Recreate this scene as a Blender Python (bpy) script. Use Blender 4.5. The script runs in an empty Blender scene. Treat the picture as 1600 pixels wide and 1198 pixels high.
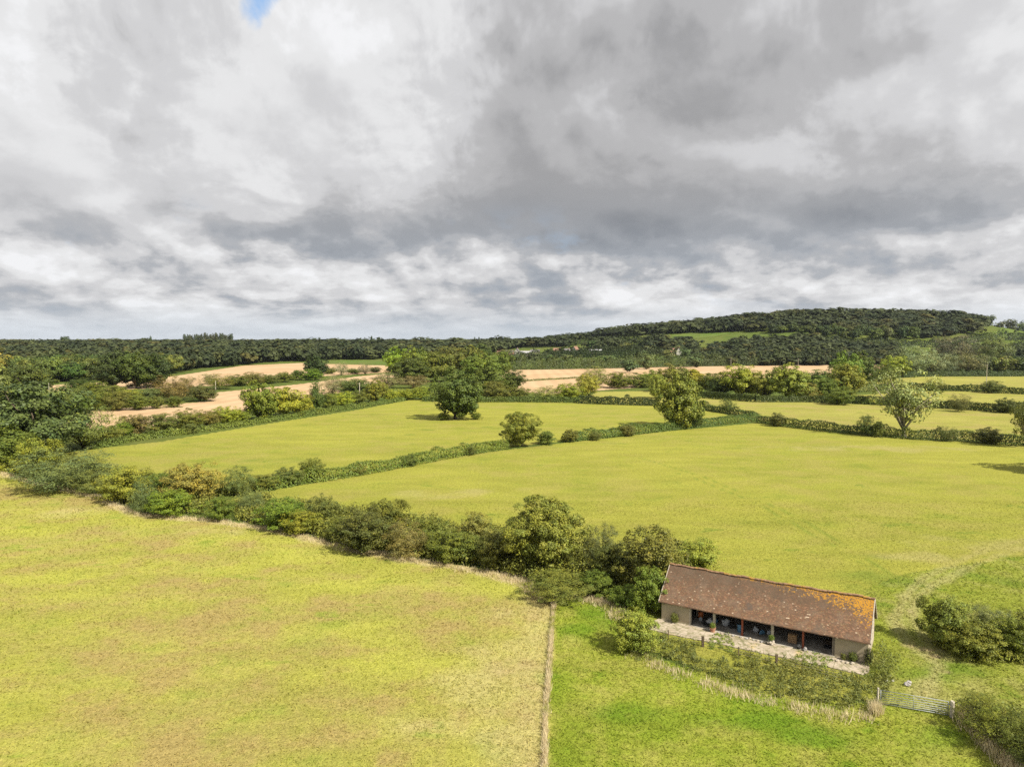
import bpy, bmesh, math, random
import numpy as np
from mathutils import Vector, Matrix
R = math.radians
random.seed(4)
SC = bpy.context.scene
COL = SC.collection

# ------------------------------------------------------------------ camera
F, CX, CY, HZ, CAMZ = 1100.0, 800.0, 599.0, 531.0, 30.0
PITCH = math.atan((CY - HZ) / F)
cam = bpy.data.cameras.new("camera")
cam.sensor_width = 36; cam.lens = 36 * F / 1600
cam.clip_start = .5; cam.clip_end = 40000
camo = bpy.data.objects.new("camera", cam); COL.objects.link(camo)
camo.location = (0, 0, CAMZ); camo.rotation_euler = (math.pi / 2 - PITCH, 0, 0)
SC.camera = camo

# ------------------------------------------------------------------ sun, sky, exposure
SUN_EL = R(44)
SDIR = Vector((.74, -.67, 0)).normalized() * math.cos(SUN_EL) + Vector((0, 0, math.sin(SUN_EL)))
sun = bpy.data.lights.new("sun", 'SUN'); sun.energy = 5.0; sun.angle = R(.55); sun.color = (1, .93, .80)
suno = bpy.data.objects.new("sun", sun); COL.objects.link(suno)
suno.rotation_euler = SDIR.to_track_quat('Z', 'Y').to_euler(); suno.location = (60, -60, 120)
SC.view_settings.view_transform = 'Standard'; SC.view_settings.look = 'None'
SC.view_settings.exposure = .85; SC.view_settings.gamma = 1
SC.cycles.use_denoising = False; SC.cycles.max_bounces = 6; SC.cycles.diffuse_bounces = 3; SC.cycles.transmission_bounces = 4
SC.cycles.use_adaptive_sampling = False; SC.cycles.volume_bounces = 0

class NT:
    """small helper to write node trees as expressions"""
    def __init__(s, nt):
        s.t = nt; nt.nodes.clear()
    def n(s, kind, ins=None, **kw):
        nd = s.t.nodes.new(kind)
        for k, v in kw.items(): setattr(nd, k, v)
        for k, v in (ins or {}).items(): s.put(nd.inputs[k], v)
        return nd
    def put(s, sock, v):
        if hasattr(v, 'is_output') or isinstance(v, bpy.types.NodeSocket): s.t.links.new(v, sock)
        elif isinstance(v, (tuple, list)):
            if len(v) == 3 and sock.type == 'RGBA': v = (*v, 1)
            sock.default_value = v
        else: sock.default_value = v
    def m(s, op, a, b=0., c=0., clamp=False):
        nd = s.t.nodes.new('ShaderNodeMath'); nd.operation = op; nd.use_clamp = clamp
        s.put(nd.inputs[0], a); s.put(nd.inputs[1], b); s.put(nd.inputs[2], c)
        return nd.outputs[0]
    def vm(s, op, a, b=(0, 0, 0), scale=None):
        nd = s.t.nodes.new('ShaderNodeVectorMath'); nd.operation = op
        s.put(nd.inputs[0], a); s.put(nd.inputs[1], b)
        if scale is not None: s.put(nd.inputs['Scale'], scale)
        return nd.outputs[0]
    def noise(s, vec, scale, detail=4, rough=.55, dist=0., lac=2.):
        nd = s.n('ShaderNodeTexNoise', {'Scale': scale, 'Detail': detail, 'Roughness': rough, 'Distortion': dist, 'Lacunarity': lac})
        if vec is not None: s.put(nd.inputs['Vector'], vec)
        return nd.outputs['Fac']
    def mr(s, v, a, b, c=0., d=1., smooth=True):
        nd = s.n('ShaderNodeMapRange', {0: v, 1: a, 2: b, 3: c, 4: d})
        if smooth: nd.interpolation_type = 'SMOOTHSTEP'
        return nd.outputs[0]
    def mix(s, f, a, b, mode='MIX'):
        nd = s.n('ShaderNodeMix', data_type='RGBA', blend_type=mode)
        s.put(nd.inputs[0], f); s.put(nd.inputs[6], a); s.put(nd.inputs[7], b)
        return nd.outputs[2]
    def mul(s, c, f):
        return s.vm('SCALE', c, scale=f)
    def attr(s, name):
        return s.n('ShaderNodeAttribute', attribute_name=name).outputs['Fac']
    def pos(s): return s.n('ShaderNodeNewGeometry').outputs['Position']
    def xyz(s, v):
        nd = s.n('ShaderNodeSeparateXYZ', {0: v}); return nd.outputs
    def comb(s, x, y, z):
        return s.n('ShaderNodeCombineXYZ', {0: x, 1: y, 2: z}).outputs[0]

def build_world():
    w = bpy.data.worlds.new("World"); SC.world = w; w.use_nodes = True
    t = NT(w.node_tree)
    d = t.n('ShaderNodeTexCoord').outputs['Generated']
    X, Y, Z = t.xyz(d)[:3]
    az = t.m('ARCTAN2', X, Y)
    el = t.m('ARCSINE', Z)
    zc = t.m('MAXIMUM', Z, 0.0)
    inv = t.m('DIVIDE', 1., t.m('ADD', zc, .045))
    p = t.comb(t.m('MULTIPLY', X, inv), t.m('MULTIPLY', Y, inv), 0.)      # cloud deck plane
    # direction-space coordinates for the billows (vertical faces of the clouds), flattening towards the horizon
    q = t.comb(t.m('MULTIPLY', az, 5.), t.m('MULTIPLY', t.m('LOGARITHM', t.m('ADD', t.m('MAXIMUM', el, -.01), .07), math.e), 2.3), .3)
    wv = t.n('ShaderNodeTexNoise', {'Vector': q, 'Scale': .55, 'Detail': 3., 'Roughness': .5}).outputs['Color']
    wq = t.vm('SUBTRACT', wv, (.5, .5, .5))
    pw = t.vm('ADD', p, t.vm('SCALE', wq, scale=1.6))
    big = t.noise(pw, .38, 3, .5)
    q2 = t.vm('ADD', t.vm('MULTIPLY', q, (1., .82, 1.)), t.vm('SCALE', wq, scale=.38))
    bil = t.noise(q2, .95, 9, .53, .1)
    bil2 = t.noise(t.vm('ADD', q2, (.10, .16, 0)), .95, 5, .53, .1)
    soft = t.noise(q2, .5, 3, .45)
    fine = t.noise(q2, 3.6, 7, .58, .25)
    fine2 = t.noise(t.vm('ADD', q2, (.03, .05, 0)), 3.6, 4, .58, .25)
    # broad light and dark masses of this cloudscape, in azimuth / elevation
    blobs = [  # px, py, half width px, half height px, amount (positive = darker)
        (740, 335, 330, 60, .42), (1080, 310, 260, 85, .34), (1420, 330, 260, 40, .40), (1050, 360, 150, 28, .2), (680, 350, 90, 25, .15), (1560, 150, 260, 60, .10),
        (930, 170, 200, 130, .26), (1250, 120, 330, 90, .22), (480, 375, 160, 28, .44), (60, 290, 150, 60, .13), (230, 330, 120, 40, .2),
        (250, 90, 170, 90, .16), (240, 215, 80, 30, .2), (960, 440, 150, 18, .44), (430, 478, 110, 9, .4), (330, 455, 90, 14, .2), (730, 380, 200, 25, .2),
        (1150, 385, 180, 18, .22), (1400, 405, 180, 14, .12), (20, 80, 60, 120, -.16), (125, 238, 85, 50, -.16),
        (560, 60, 90, 70, -.34), (370, 150, 90, 60, -.20), (350, 240, 120, 45, -.22), (170, 150, 30, 40, -.2), (160, 320, 80, 26, -.25),
        (1480, 130, 180, 90, -.34), (1270, 190, 130, 60, -.12), (470, 280, 110, 36, -.12),
        (430, 405, 140, 18, -.25), (760, 425, 80, 22, -.22), (1000, 395, 60, 14, -.3), (1180, 345, 50, 18, -.25), (1500, 360, 200, 16, -.3), (110, 430, 160, 30, -.2), (300, 500, 300, 12, -.1), (620, 440, 120, 20, -.15), (1250, 420, 300, 22, -.08)]
    acc = t.m('MULTIPLY', t.m('SUBTRACT', big, .5), .35)
    wc = t.n('ShaderNodeTexNoise', {'Vector': q, 'Scale': 1.5, 'Detail': 6., 'Roughness': .6}).outputs['Color']
    wx, wy, wz = t.xyz(t.vm('SUBTRACT', wc, (.5, .5, .5)))[:3]
    azw = t.m('ADD', az, t.m('MULTIPLY', wx, .22)); elw = t.m('ADD', el, t.m('MULTIPLY', wy, t.mr(el, 0., .3, .05, .17)))
    for px, py, sx, sy, am in blobs:
        a0 = math.atan((px - CX) / F * math.cos(0)); e0 = math.atan((HZ - py) / F * math.cos(a0))
        sa, se = sx / F * math.cos(a0) ** 2, sy / F
        da = t.m('MULTIPLY', t.m('SUBTRACT', azw, a0), 1 / sa)
        de = t.m('MULTIPLY', t.m('SUBTRACT', elw, e0), 1 / se)
        r2 = t.m('ADD', t.m('MULTIPLY', da, da), t.m('MULTIPLY', de, de))
        g = t.m('EXPONENT', t.m('MULTIPLY', r2, -1.))
        acc = t.m('ADD', acc, t.m('MULTIPLY', g, am))
    lowf = t.mr(el, .24, .05, 0., 1.)                   # 1 near the horizon: broken cumulus rows
    soft2 = t.noise(t.vm('ADD', q2, (.16, .26, 0)), .5, 3, .45)
    det = t.m('ADD', t.m('MULTIPLY', t.m('SUBTRACT', bil, .5), .95), t.m('MULTIPLY', t.m('SUBTRACT', soft2, soft), 1.2))
    hi = t.mr(el, .05, .2)
    det = t.m('ADD', det, t.m('MULTIPLY', t.m('SUBTRACT', bil2, bil), t.m('MULTIPLY', t.mr(soft, .38, .62), 2.1)))
    det = t.m('ADD', det, t.m('MULTIPLY', t.m('SUBTRACT', fine2, fine), t.m('MULTIPLY', t.mr(bil, .58, .42), .6)))
    det = t.m('ADD', det, t.m('MULTIPLY', t.m('SUBTRACT', fine, .5), .14))
    q3 = t.vm('MULTIPLY', t.vm('ADD', q, t.vm('SCALE', wq, scale=.12)), (1.15, .74, 1.))
    rows = t.noise(q3, 2.3, 8, .52, 0.); rows2 = t.noise(t.vm('ADD', q3, (.05, .15, 0)), 2.3, 6, .52, 0.)
    rw = t.m('MULTIPLY', t.mr(el, .20, .10), t.mr(el, .0, .05, .45, .85))
    det = t.m('ADD', det, t.m('MULTIPLY', rw, t.m('ADD', t.m('MULTIPLY', t.m('SUBTRACT', rows2, rows), 2.2), t.m('MULTIPLY', t.m('SUBTRACT', rows, .5), 1.0))))
    v = t.m('ADD', t.m('ADD', t.m('MULTIPLY', acc, .84), det), .345)
    ramp = t.n('ShaderNodeValToRGB', {0: t.m('MULTIPLY', v, .78)}); cr = ramp.color_ramp; cr.interpolation = 'EASE'
    stops = [(0., (.93, .935, .95)), (.14, (.82, .822, .828)), (.31, (.665, .665, .675)), (.49, (.495, .493, .50)), (.68, (.37, .37, .378)), (1., (.25, .253, .265))]
    cr.elements[0].position = 0; cr.elements[0].color = (*stops[0][1], 1)
    cr.elements[1].position = 1; cr.elements[1].color = (*stops[-1][1], 1)
    for pz, c in stops[1:-1]:
        e = cr.elements.new(pz); e.color = (*c, 1)
    cloud = ramp.outputs[0]
    # shaded undersides of the low rows turn slate blue; the last degrees fade to pale blue haze
    cloud = t.mix(t.m('MULTIPLY', lowf, t.mr(v, .35, .8, 0., .45)), cloud, (.33, .41, .51))
    gaps = t.m('MULTIPLY', t.mr(t.noise(q2, 1.3, 6, .6), .58, .68), t.mr(el, .02, .11, .0, 1.))
    gaps = t.m('MULTIPLY', gaps, t.mr(el, .20, .10, 0., .45))
    cloud = t.mix(gaps, cloud, (.40, .55, .74))
    cloud = t.mix(t.mr(el, .06, .0, 0., .62), cloud, (.62, .70, .78))
    sky = t.n('ShaderNodeTexSky', sky_type='NISHITA', sun_disc=False, sun_elevation=SUN_EL,
              sun_rotation=math.atan2(SDIR.x, SDIR.y)).outputs[0]
    # the hole of blue near the top
    a0 = math.atan((416 - CX) / F); e0 = math.atan((HZ - 18) / F * math.cos(a0))
    da = t.m('MULTIPLY', t.m('SUBTRACT', az, t.m('ADD', a0, t.m('MULTIPLY', t.m('SUBTRACT', el, e0), .45))), F / 23.)
    de = t.m('MULTIPLY', t.m('SUBTRACT', el, e0), F / 34.)
    r2 = t.m('ADD', t.m('MULTIPLY', da, da), t.m('MULTIPLY', de, de))
    hole = t.mr(t.m('ADD', r2, t.m('ADD', t.m('MULTIPLY', t.m('SUBTRACT', bil, .5), 4.), t.m('MULTIPLY', t.m('SUBTRACT', fine, .5), 5.))), 1.25, -.6, 0., .8)
    K = 5.4
    skyc = t.mix(hole, t.mul(cloud, K), t.vm('MULTIPLY', sky, (.95, 1.2, 1.3)))
    below = t.mr(Z, -.02, 0., 0., 1.)
    skyc = t.mix(below, (.9, .9, .6), skyc)
    bg = t.n('ShaderNodeBackground', {'Color': skyc, 'Strength': .1})
    t.t.links.new(bg.outputs[0], t.n('ShaderNodeOutputWorld').inputs[0])
    w.cycles.sampling_method = 'MANUAL'; w.cycles.sample_map_resolution = 512
build_world()

# ------------------------------------------------------------------ terrain maths
def _sm(t): t = np.clip(t, 0, 1); return t * t * (3 - 2 * t)
RID = [(-2500, 531), (600, 531), (700, 531), (820, 527), (880, 521), (950, 511), (1000, 505), (1100, 497), (1170, 489), (1230, 483), (1300, 481), (1400, 482),
       (1460, 484), (1500, 490), (1535, 506), (1570, 512), (1640, 512), (2000, 520), (3500, 531)]
_rx = np.array([(a - CX) / F * 1300 for a, _ in RID])
_rz = np.array([CAMZ + (HZ - b) / F * 1300 - 18 for _, b in RID])
_gx = np.linspace(-5000, 5000, 2001); _gz = np.interp(_gx, _rx, _rz)
_k = np.exp(-np.linspace(-2, 2, 11) ** 2); _gz = np.convolve(np.pad(_gz, 5, 'edge'), _k / _k.sum(), 'valid')
def hgt(x, y):
    x = np.asarray(x, float); y = np.asarray(y, float)
    A = np.interp(x * 1300 / np.maximum(y, 500) if False else x, _gx, _gz)
    up = _sm((y - 800) / 520)
    dn = _sm((y - 1380) / 700)
    far = 14 + 4 * np.sin(x / 900.) + 3 * np.sin(y / 700. + 1)
    return (A * (1 - dn) + np.minimum(A, far) * dn) * up
def ray(px, py):
    u = (px - CX) / F; v = (CY - py) / F
    c, s = math.cos(PITCH), math.sin(PITCH)
    return np.array([u, c + v * s, -s + v * c])
def gp(px, py, z=None):
    """ground point seen at a photograph pixel"""
    d = ray(px, py)
    if z is not None:
        t = (z - CAMZ) / d[2]; return np.array([d[0] * t, d[1] * t, z])
    t0 = 0.; 
    t = 30.
    while t < 12000:
        x, y, zz = d[0] * t, d[1] * t, CAMZ + d[2] * t
        if zz < float(hgt(x, y)): break
        t0 = t; t *= 1.01
    for _ in range(24):
        m = (t0 + t) / 2
        if CAMZ + d[2] * m < float(hgt(d[0] * m, d[1] * m)): t = m
        else: t0 = m
    return np.array([d[0] * t, d[1] * t, float(hgt(d[0] * t, d[1] * t))])
def proj(x, y, z):
    c, s = math.cos(PITCH), math.sin(PITCH)
    zz = z - CAMZ
    dep = y * c - zz * s; upv = y * s + zz * c
    return CX + F * x / dep, CY - F * upv / dep
def inpoly(x, y, P):
    x = np.asarray(x, float); y = np.asarray(y, float)
    r = np.zeros(x.shape, bool); n = len(P)
    for i in range(n):
        x1, y1 = P[i][0], P[i][1]; x2, y2 = P[(i + 1) % n][0], P[(i + 1) % n][1]
        if y1 == y2: continue
        c = ((y1 > y) != (y2 > y)) & (x < (x2 - x1) * (y - y1) / (y2 - y1) + x1)
        r ^= c
    return r
def segdist(x, y, P):
    x = np.asarray(x, float); y = np.asarray(y, float); best = np.full(x.shape, 1e9)
    for (x1, y1), (x2, y2) in zip(P[:-1], P[1:]):
        dx, dy = x2 - x1, y2 - y1; L = dx * dx + dy * dy + 1e-9
        t = np.clip(((x - x1) * dx + (y - y1) * dy) / L, 0, 1)
        best = np.minimum(best, np.hypot(x - x1 - t * dx, y - y1 - t * dy))
    return best
_rs = np.random.RandomState(7); _tab = _rs.rand(256, 256)
def vnoise(x, y, s=1., o=0):
    x = np.asarray(x, float) / s + 37.1 * o; y = np.asarray(y, float) / s + 11.7 * o
    xi = np.floor(x).astype(int); yi = np.floor(y).astype(int); fx = x - xi; fy = y - yi
    fx = fx * fx * (3 - 2 * fx); fy = fy * fy * (3 - 2 * fy)
    g = lambda a, b: _tab[a % 256, b % 256]
    return (g(xi, yi) * (1 - fx) + g(xi + 1, yi) * fx) * (1 - fy) + (g(xi, yi + 1) * (1 - fx) + g(xi + 1, yi + 1) * fx) * fy
def fbm(x, y, s, o=0, n=4):
    a = 0; w = 1; t = 0
    for i in range(n):
        a = a + w * vnoise(x, y, s / 2 ** i, o + i); t += w; w *= .55
    return a / t
def wp(P): return [tuple(gp(a, b)[:2]) for a, b in P]

# ------------------------------------------------------------------ object helpers
def tag(o, label=None, cat=None, group=None, kind=None):
    if label: o['label'] = label
    if cat: o['category'] = cat
    if group: o['group'] = group
    if kind: o['kind'] = kind
    return o
def link(o, parent=None):
    COL.objects.link(o)
    if parent is not None: o.parent = parent
    return o
def empty(name, loc=(0, 0, 0), rz=0):
    o = bpy.data.objects.new(name, None); o.empty_display_size = .3
    o.location = loc; o.rotation_euler = (0, 0, rz); return link(o)
def npmesh(name, V, Fc, mats=(), attrs=None, mi=None, smooth=False):
    me = bpy.data.meshes.new(name); V = np.ascontiguousarray(V, np.float32)
    Fc = np.ascontiguousarray(Fc, np.int32); nf, k = Fc.shape
    me.vertices.add(len(V)); me.vertices.foreach_set('co', V.ravel())
    me.loops.add(nf * k); me.loops.foreach_set('vertex_index', Fc.ravel())
    me.polygons.add(nf); me.polygons.foreach_set('loop_start', np.arange(0, nf * k, k, dtype=np.int32))
    if mi is not None: me.polygons.foreach_set('material_index', np.ascontiguousarray(mi, np.int32))
    if smooth: me.polygons.foreach_set('use_smooth', np.ones(nf, bool))
    for nm, (dom, arr) in (attrs or {}).items():
        a = me.attributes.new(nm, 'FLOAT', dom); a.data.foreach_set('value', np.ascontiguousarray(arr, np.float32))
    for m in mats: me.materials.append(m)
    me.update(calc_edges=True); return me
def mobj(name, me, parent=None, loc=(0, 0, 0)):
    o = bpy.data.objects.new(name, me); o.location = loc; return link(o, parent)
class MB:
    """collects boxes, tubes and free faces into one mesh"""
    def __init__(s): s.v = []; s.f = []; s.m = []
    def add(s, vs, fs, mi=0):
        b = len(s.v); s.v += [tuple(v) for v in vs]; s.f += [tuple(i + b for i in f) for f in fs]; s.m += [mi] * len(fs)
    def box(s, a, b, mi=0, jit=0):
        x0, y0, z0 = a; x1, y1, z1 = b; r = lambda: random.uniform(-jit, jit)
        vs = [(x + r(), y + r(), z + r()) for z in (z0, z1) for x, y in ((x0, y0), (x1, y0), (x1, y1), (x0, y1))]
        s.add(vs, [(3, 2, 1, 0), (4, 5, 6, 7), (0, 1, 5, 4), (1, 2, 6, 5), (2, 3, 7, 6), (3, 0, 4, 7)], mi)
    def tube(s, pts, rad, n=8, mi=0, cap=True):
        pts = [Vector(p) for p in pts]
        rad = rad if isinstance(rad, (list, tuple)) else [rad] * len(pts)
        rings = []
        for i, p in enumerate(pts):
            d = (pts[min(i + 1, len(pts) - 1)] - pts[max(i - 1, 0)]).normalized()
            a = d.cross(Vector((0, 0, 1)));  a = a if a.length > .05 else d.cross(Vector((1, 0, 0)))
            a.normalize(); b = d.cross(a)
            rings.append([p + (a * math.cos(2 * math.pi * k / n) + b * math.sin(2 * math.pi * k / n)) * rad[i] for k in range(n)])
        vs = [v for r in rings for v in r]; fs = []
        for i in range(len(pts) - 1):
            for k in range(n):
                fs.append((i * n + k, i * n + (k + 1) % n, (i + 1) * n + (k + 1) % n, (i + 1) * n + k))
        if cap: fs += [tuple(range(n))[::-1], tuple((len(pts) - 1) * n + k for k in range(n))]
        s.add(vs, fs, mi)
    def lathe(s, c, prof, n=14, mi=0):
        vs = []; fs = []
        for r, z in prof:
            for k in range(n): vs.append((c[0] + r * math.cos(2 * math.pi * k / n), c[1] + r * math.sin(2 * math.pi * k / n), c[2] + z))
        for i in range(len(prof) - 1):
            for k in range(n): fs.append((i * n + k, i * n + (k + 1) % n, (i + 1) * n + (k + 1) % n, (i + 1) * n + k))
        fs += [tuple(range(n))[::-1], tuple((len(prof) - 1) * n + k for k in range(n))]
        s.add(vs, fs, mi)
    def blob(s, c, r, seed, sub=2, mi=0, amp=.2):
        bm = bmesh.new(); bmesh.ops.create_icosphere(bm, subdivisions=sub, radius=1)
        rs = random.Random(seed); ph = [rs.uniform(0, 6) for _ in range(6)]
        vs = []
        for v in bm.verts:
            k = 1 + amp * (math.sin(v.co.x * 3 + ph[0]) * math.sin(v.co.y * 3.3 + ph[1]) + .6 * math.sin(v.co.z * 5 + ph[2] + v.co.x * 4))
            vs.append((c[0] + v.co.x * r[0] * k, c[1] + v.co.y * r[1] * k, c[2] + v.co.z * r[2] * k))
        s.add(vs, [tuple(v.index for v in f.verts) for f in bm.faces], mi); bm.free()
    def build(s, name, mats, parent=None, loc=(0, 0, 0), smooth=False):
        me = bpy.data.meshes.new(name); me.from_pydata(s.v, [], s.f)
        for m in (mats if isinstance(mats, (list, tuple)) else [mats]): me.materials.append(m)
        me.polygons.foreach_set('material_index', s.m)
        if smooth: me.polygons.foreach_set('use_smooth', [True] * len(s.f))
        me.update(); return mobj(name, me, parent, loc)

# ------------------------------------------------------------------ materials
def newmat(name):
    m = bpy.data.materials.new(name); m.use_nodes = True; return m, NT(m.node_tree)
def finish(t, col, rough=.8, spec=.2, bump=None, bstr=.5, bdist=.05, transl=0., tcol=None, metal=0.):
    ins = {'Base Color': col, 'Roughness': rough, 'Specular IOR Level': spec, 'Metallic': metal}
    pb = t.n('ShaderNodeBsdfPrincipled', ins)
    if bump is not None:
        bn = t.n('ShaderNodeBump', {'Height': bump, 'Strength': bstr, 'Distance': bdist}); t.t.links.new(bn.outputs[0], pb.inputs['Normal'])
    out = pb.outputs[0]
    if transl > 0:
        tr = t.n('ShaderNodeBsdfTranslucent', {'Color': tcol if tcol is not None else col})
        mx = t.n('ShaderNodeMixShader', {0: transl, 1: out, 2: tr.outputs[0]}); out = mx.outputs[0]
    t.t.links.new(out, t.n('ShaderNodeOutputMaterial').inputs[0])
def mat_plain(name, col, rough=.7, spec=.3, var=.25, scale=6., metal=0., stain=None):
    m, t = newmat(name)
    p = t.n('ShaderNodeTexCoord').outputs['Object']
    n = t.noise(p, scale, 5, .6); c = t.mul(col, t.mr(n, .3, .7, 1 - var, 1 + var))
    if stain: c = t.mix(t.mr(t.noise(p, scale * .35, 6, .65), .5, .68), c, stain)
    finish(t, c, rough, spec, n, .3, .02, metal=metal); return m

def mat_leaf():
    """one foliage material: the object's own colour, varied per leaf and per clump"""
    m, t = newmat("foliage")
    oi = t.n('ShaderNodeObjectInfo'); base = oi.outputs['Color']
    lv, cv = t.attr('lv'), t.attr('cv')
    c = t.mul(base, t.mr(lv, 0, 1, .85, 1.95, False))
    c = t.vm('MULTIPLY', c, t.mix(t.mr(cv, .0, 1.), (.84, .94, 1.0), (1.20, 1.13, .84)))
    c = t.vm('MULTIPLY', c, t.mix(oi.outputs['Random'], (.9, 1.0, .95), (1.12, 1.04, 1.)))
    c = t.mix(t.mr(t.m('FRACT', t.m('MULTIPLY', lv, 7.31)), .97, .98), c, t.vm('MULTIPLY', c, (1.5, 1.3, .9)))
    finish(t, c, .55, .22, transl=.09, tcol=t.vm('MULTIPLY', c, (1.4, 1.35, .6))); return m
LEAF = mat_leaf()
def mat_wood_far(dark, lite):
    m, t = newmat("woodland_foliage")
    tv, lv = t.attr('tv'), t.attr('lv')
    c = t.mix(tv, dark, lite)
    c = t.mix(t.mr(t.m('FRACT', t.m('MULTIPLY', tv, 9.7)), .8, .95), c, t.vm('MULTIPLY', c, (1.5, 1.15, .9)))
    c = t.mul(c, t.mr(lv, 0, 1, .85, 1.15, False))
    finish(t, c, .6, .15, transl=.22); return m
def mat_bark(name, col):
    m, t = newmat(name)
    p = t.n('ShaderNodeTexCoord').outputs['Object']
    n = t.noise(t.vm('MULTIPLY', p, (8, 8, 1.5)), 2., 6, .7)
    finish(t, t.mul(col, t.mr(n, .3, .7, .5, 1.5)), .9, .1, n, .8, .05); return m
BARK = mat_bark("bark", (.10, .08, .055)); BARKP = mat_bark("pale_bark", (.33, .29, .22))

def grass_cols(t, k, blades):
    """shared colouring of a field's turf and of the blades that stand in it; k = dict of colours"""
    p = t.pos(); sp = t.vm('MULTIPLY', p, (1, 1, 0))
    n1 = t.noise(sp, k.get('s1', .035), 5, .6); n2 = t.noise(sp, k.get('s2', .22), 5, .65); n3 = t.noise(sp, k.get('s3', 1.6), 4, .7)
    ns = t.noise(t.vm('MULTIPLY', t.vm('ADD', p, t.vm('SCALE', t.n('ShaderNodeTexNoise', {'Vector': sp, 'Scale': .03, 'Detail': 2.}).outputs['Color'], scale=14.)), (.35, 1.1, 0)), .16, 4, .6)
    c = t.mix(t.mr(n1, .38, .62), k['a'], k['b'])
    c = t.mul(c, t.m('MULTIPLY', t.mr(ns, .3, .7, .90, 1.09), t.mr(n1, .3, .7, 1.05, .96)))
    c = t.mix(t.m('MULTIPLY', t.mr(t.m('ADD', t.m('MULTIPLY', n2, .6), t.m('MULTIPLY', n1, .4)), .46, .62), k.get('tanf', .6)), c, k['tan'])
    c = t.mix(t.m('MULTIPLY', t.mr(n2, .44, .30), k.get('lushf', .5)), c, k['lush'])
    n5 = t.noise(t.vm('MULTIPLY', p, (.6, 1, 0)), .13, 5, .6, .4); c = t.mix(t.mr(n5, .635, .69, 0., .8), c, k['lush'])
    lush, dry, bare = t.attr('lush'), t.attr('dry'), t.attr('bare')
    c = t.mix(t.m('MULTIPLY', lush, t.mr(n3, .2, .6, .7, 1.), clamp=True), c, k['lush'])
    c = t.mix(t.m('MULTIPLY', dry, t.mr(n3, .2, .6, .6, 1.), clamp=True), c, k['straw'])
    c = t.mix(t.m('MULTIPLY', bare, t.mr(n3, .3, .6, .5, 1.), clamp=True), c, (.27, .20, .12))
    if blades: c = t.mul(c, t.mr(t.attr('lv'), 0, 1, .95, 1.5, False))
    else:
        n4 = t.noise(sp, 6., 3, .7)
        c = t.mul(c, t.m('MULTIPLY', t.mr(n4, .3, .7, .80, 1.18), t.mr(n3, .3, .7, .84, 1.14)))
    return c, n3
def mat_grass(name, k):
    out = []
    for bl in (False, True):
        m, t = newmat(name + ("_blades" if bl else "_turf")); c, n3 = grass_cols(t, k, bl)
        if bl: finish(t, c, .7, .1, transl=.5, tcol=t.mul(c, 1.15))
        else: finish(t, c, .95, .05, t.noise(t.pos(), 2.5, 5, .75), .9, .25)
        out.append(m)
    return out
G = dict(
    meadow=dict(a=(0.289, 0.290, 0.054), b=(0.289, 0.267, 0.071), tan=(0.295, 0.223, 0.088), lush=(0.207, 0.250, 0.038), straw=(0.406, 0.341, 0.170), tanf=.75, lushf=.55, s1=.05, s2=.17),
    paddock=dict(a=(0.162, 0.210, 0.021), b=(0.222, 0.250, 0.033), tan=(0.288, 0.274, 0.067), lush=(0.106, 0.182, 0.013), straw=(0.399, 0.353, 0.109), tanf=.6, lushf=.6, s1=.09, s2=.35),
    pasture=dict(a=(0.236, 0.234, 0.041), b=(0.216, 0.226, 0.037), tan=(0.274, 0.236, 0.069), lush=(0.146, 0.184, 0.028), straw=(0.317, 0.275, 0.119), tanf=.5, lushf=.45, s1=.02, s2=.1),
    pale=dict(a=(0.260, 0.248, 0.060), b=(0.225, 0.227, 0.046), tan=(0.297, 0.240, 0.091), lush=(0.166, 0.194, 0.031), straw=(0.359, 0.286, 0.127), tanf=.6, lushf=.35, s1=.02, s2=.08),
    yard=dict(a=(0.189, 0.216, 0.031), b=(0.207, 0.225, 0.041), tan=(0.273, 0.258, 0.090), lush=(0.110, 0.170, 0.019), straw=(0.352, 0.317, 0.156), tanf=.6, lushf=.6, s1=.08, s2=.3),
    ground=dict(a=(0.072, 0.101, 0.021), b=(0.092, 0.118, 0.024), tan=(0.136, 0.136, 0.042), lush=(0.048, 0.080, 0.014), straw=(0.320, 0.279, 0.112), tanf=.4, lushf=.6, s1=.012, s2=.06, s3=.4),
    hill=dict(a=(0.084, 0.127, 0.024), b=(0.100, 0.131, 0.029), tan=(0.120, 0.127, 0.039), lush=(0.056, 0.097, 0.018), straw=(0.320, 0.279, 0.112), tanf=.5, lushf=.4, s1=.01, s2=.04, s3=.2),
)
GM = {k: mat_grass(k, v) for k, v in G.items()}
def mat_stubble():
    m, t = newmat("stubble"); p = t.pos()
    n = t.noise(p, .02, 4, .6); n2 = t.noise(t.vm('MULTIPLY', p, (.3, 1.2, 0)), .25, 4, .6)
    c = t.mix(t.mr(n, .35, .65), (.385, .262, .150), (.425, .310, .190))
    c = t.mix(t.mr(n2, .5, .7, 0., .5), c, (.33, .21, .10))
    rows = t.n('ShaderNodeTexWave', {'Vector': t.vm('MULTIPLY', p, (.35, 1., 0.)), 'Scale': .09, 'Distortion': 2.5, 'Detail': 2.}).outputs['Fac']
    c = t.mul(c, t.mr(rows, .0, 1., .93, 1.05, False))
    finish(t, c, .95, .05); return m
STUB = mat_stubble()

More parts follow.
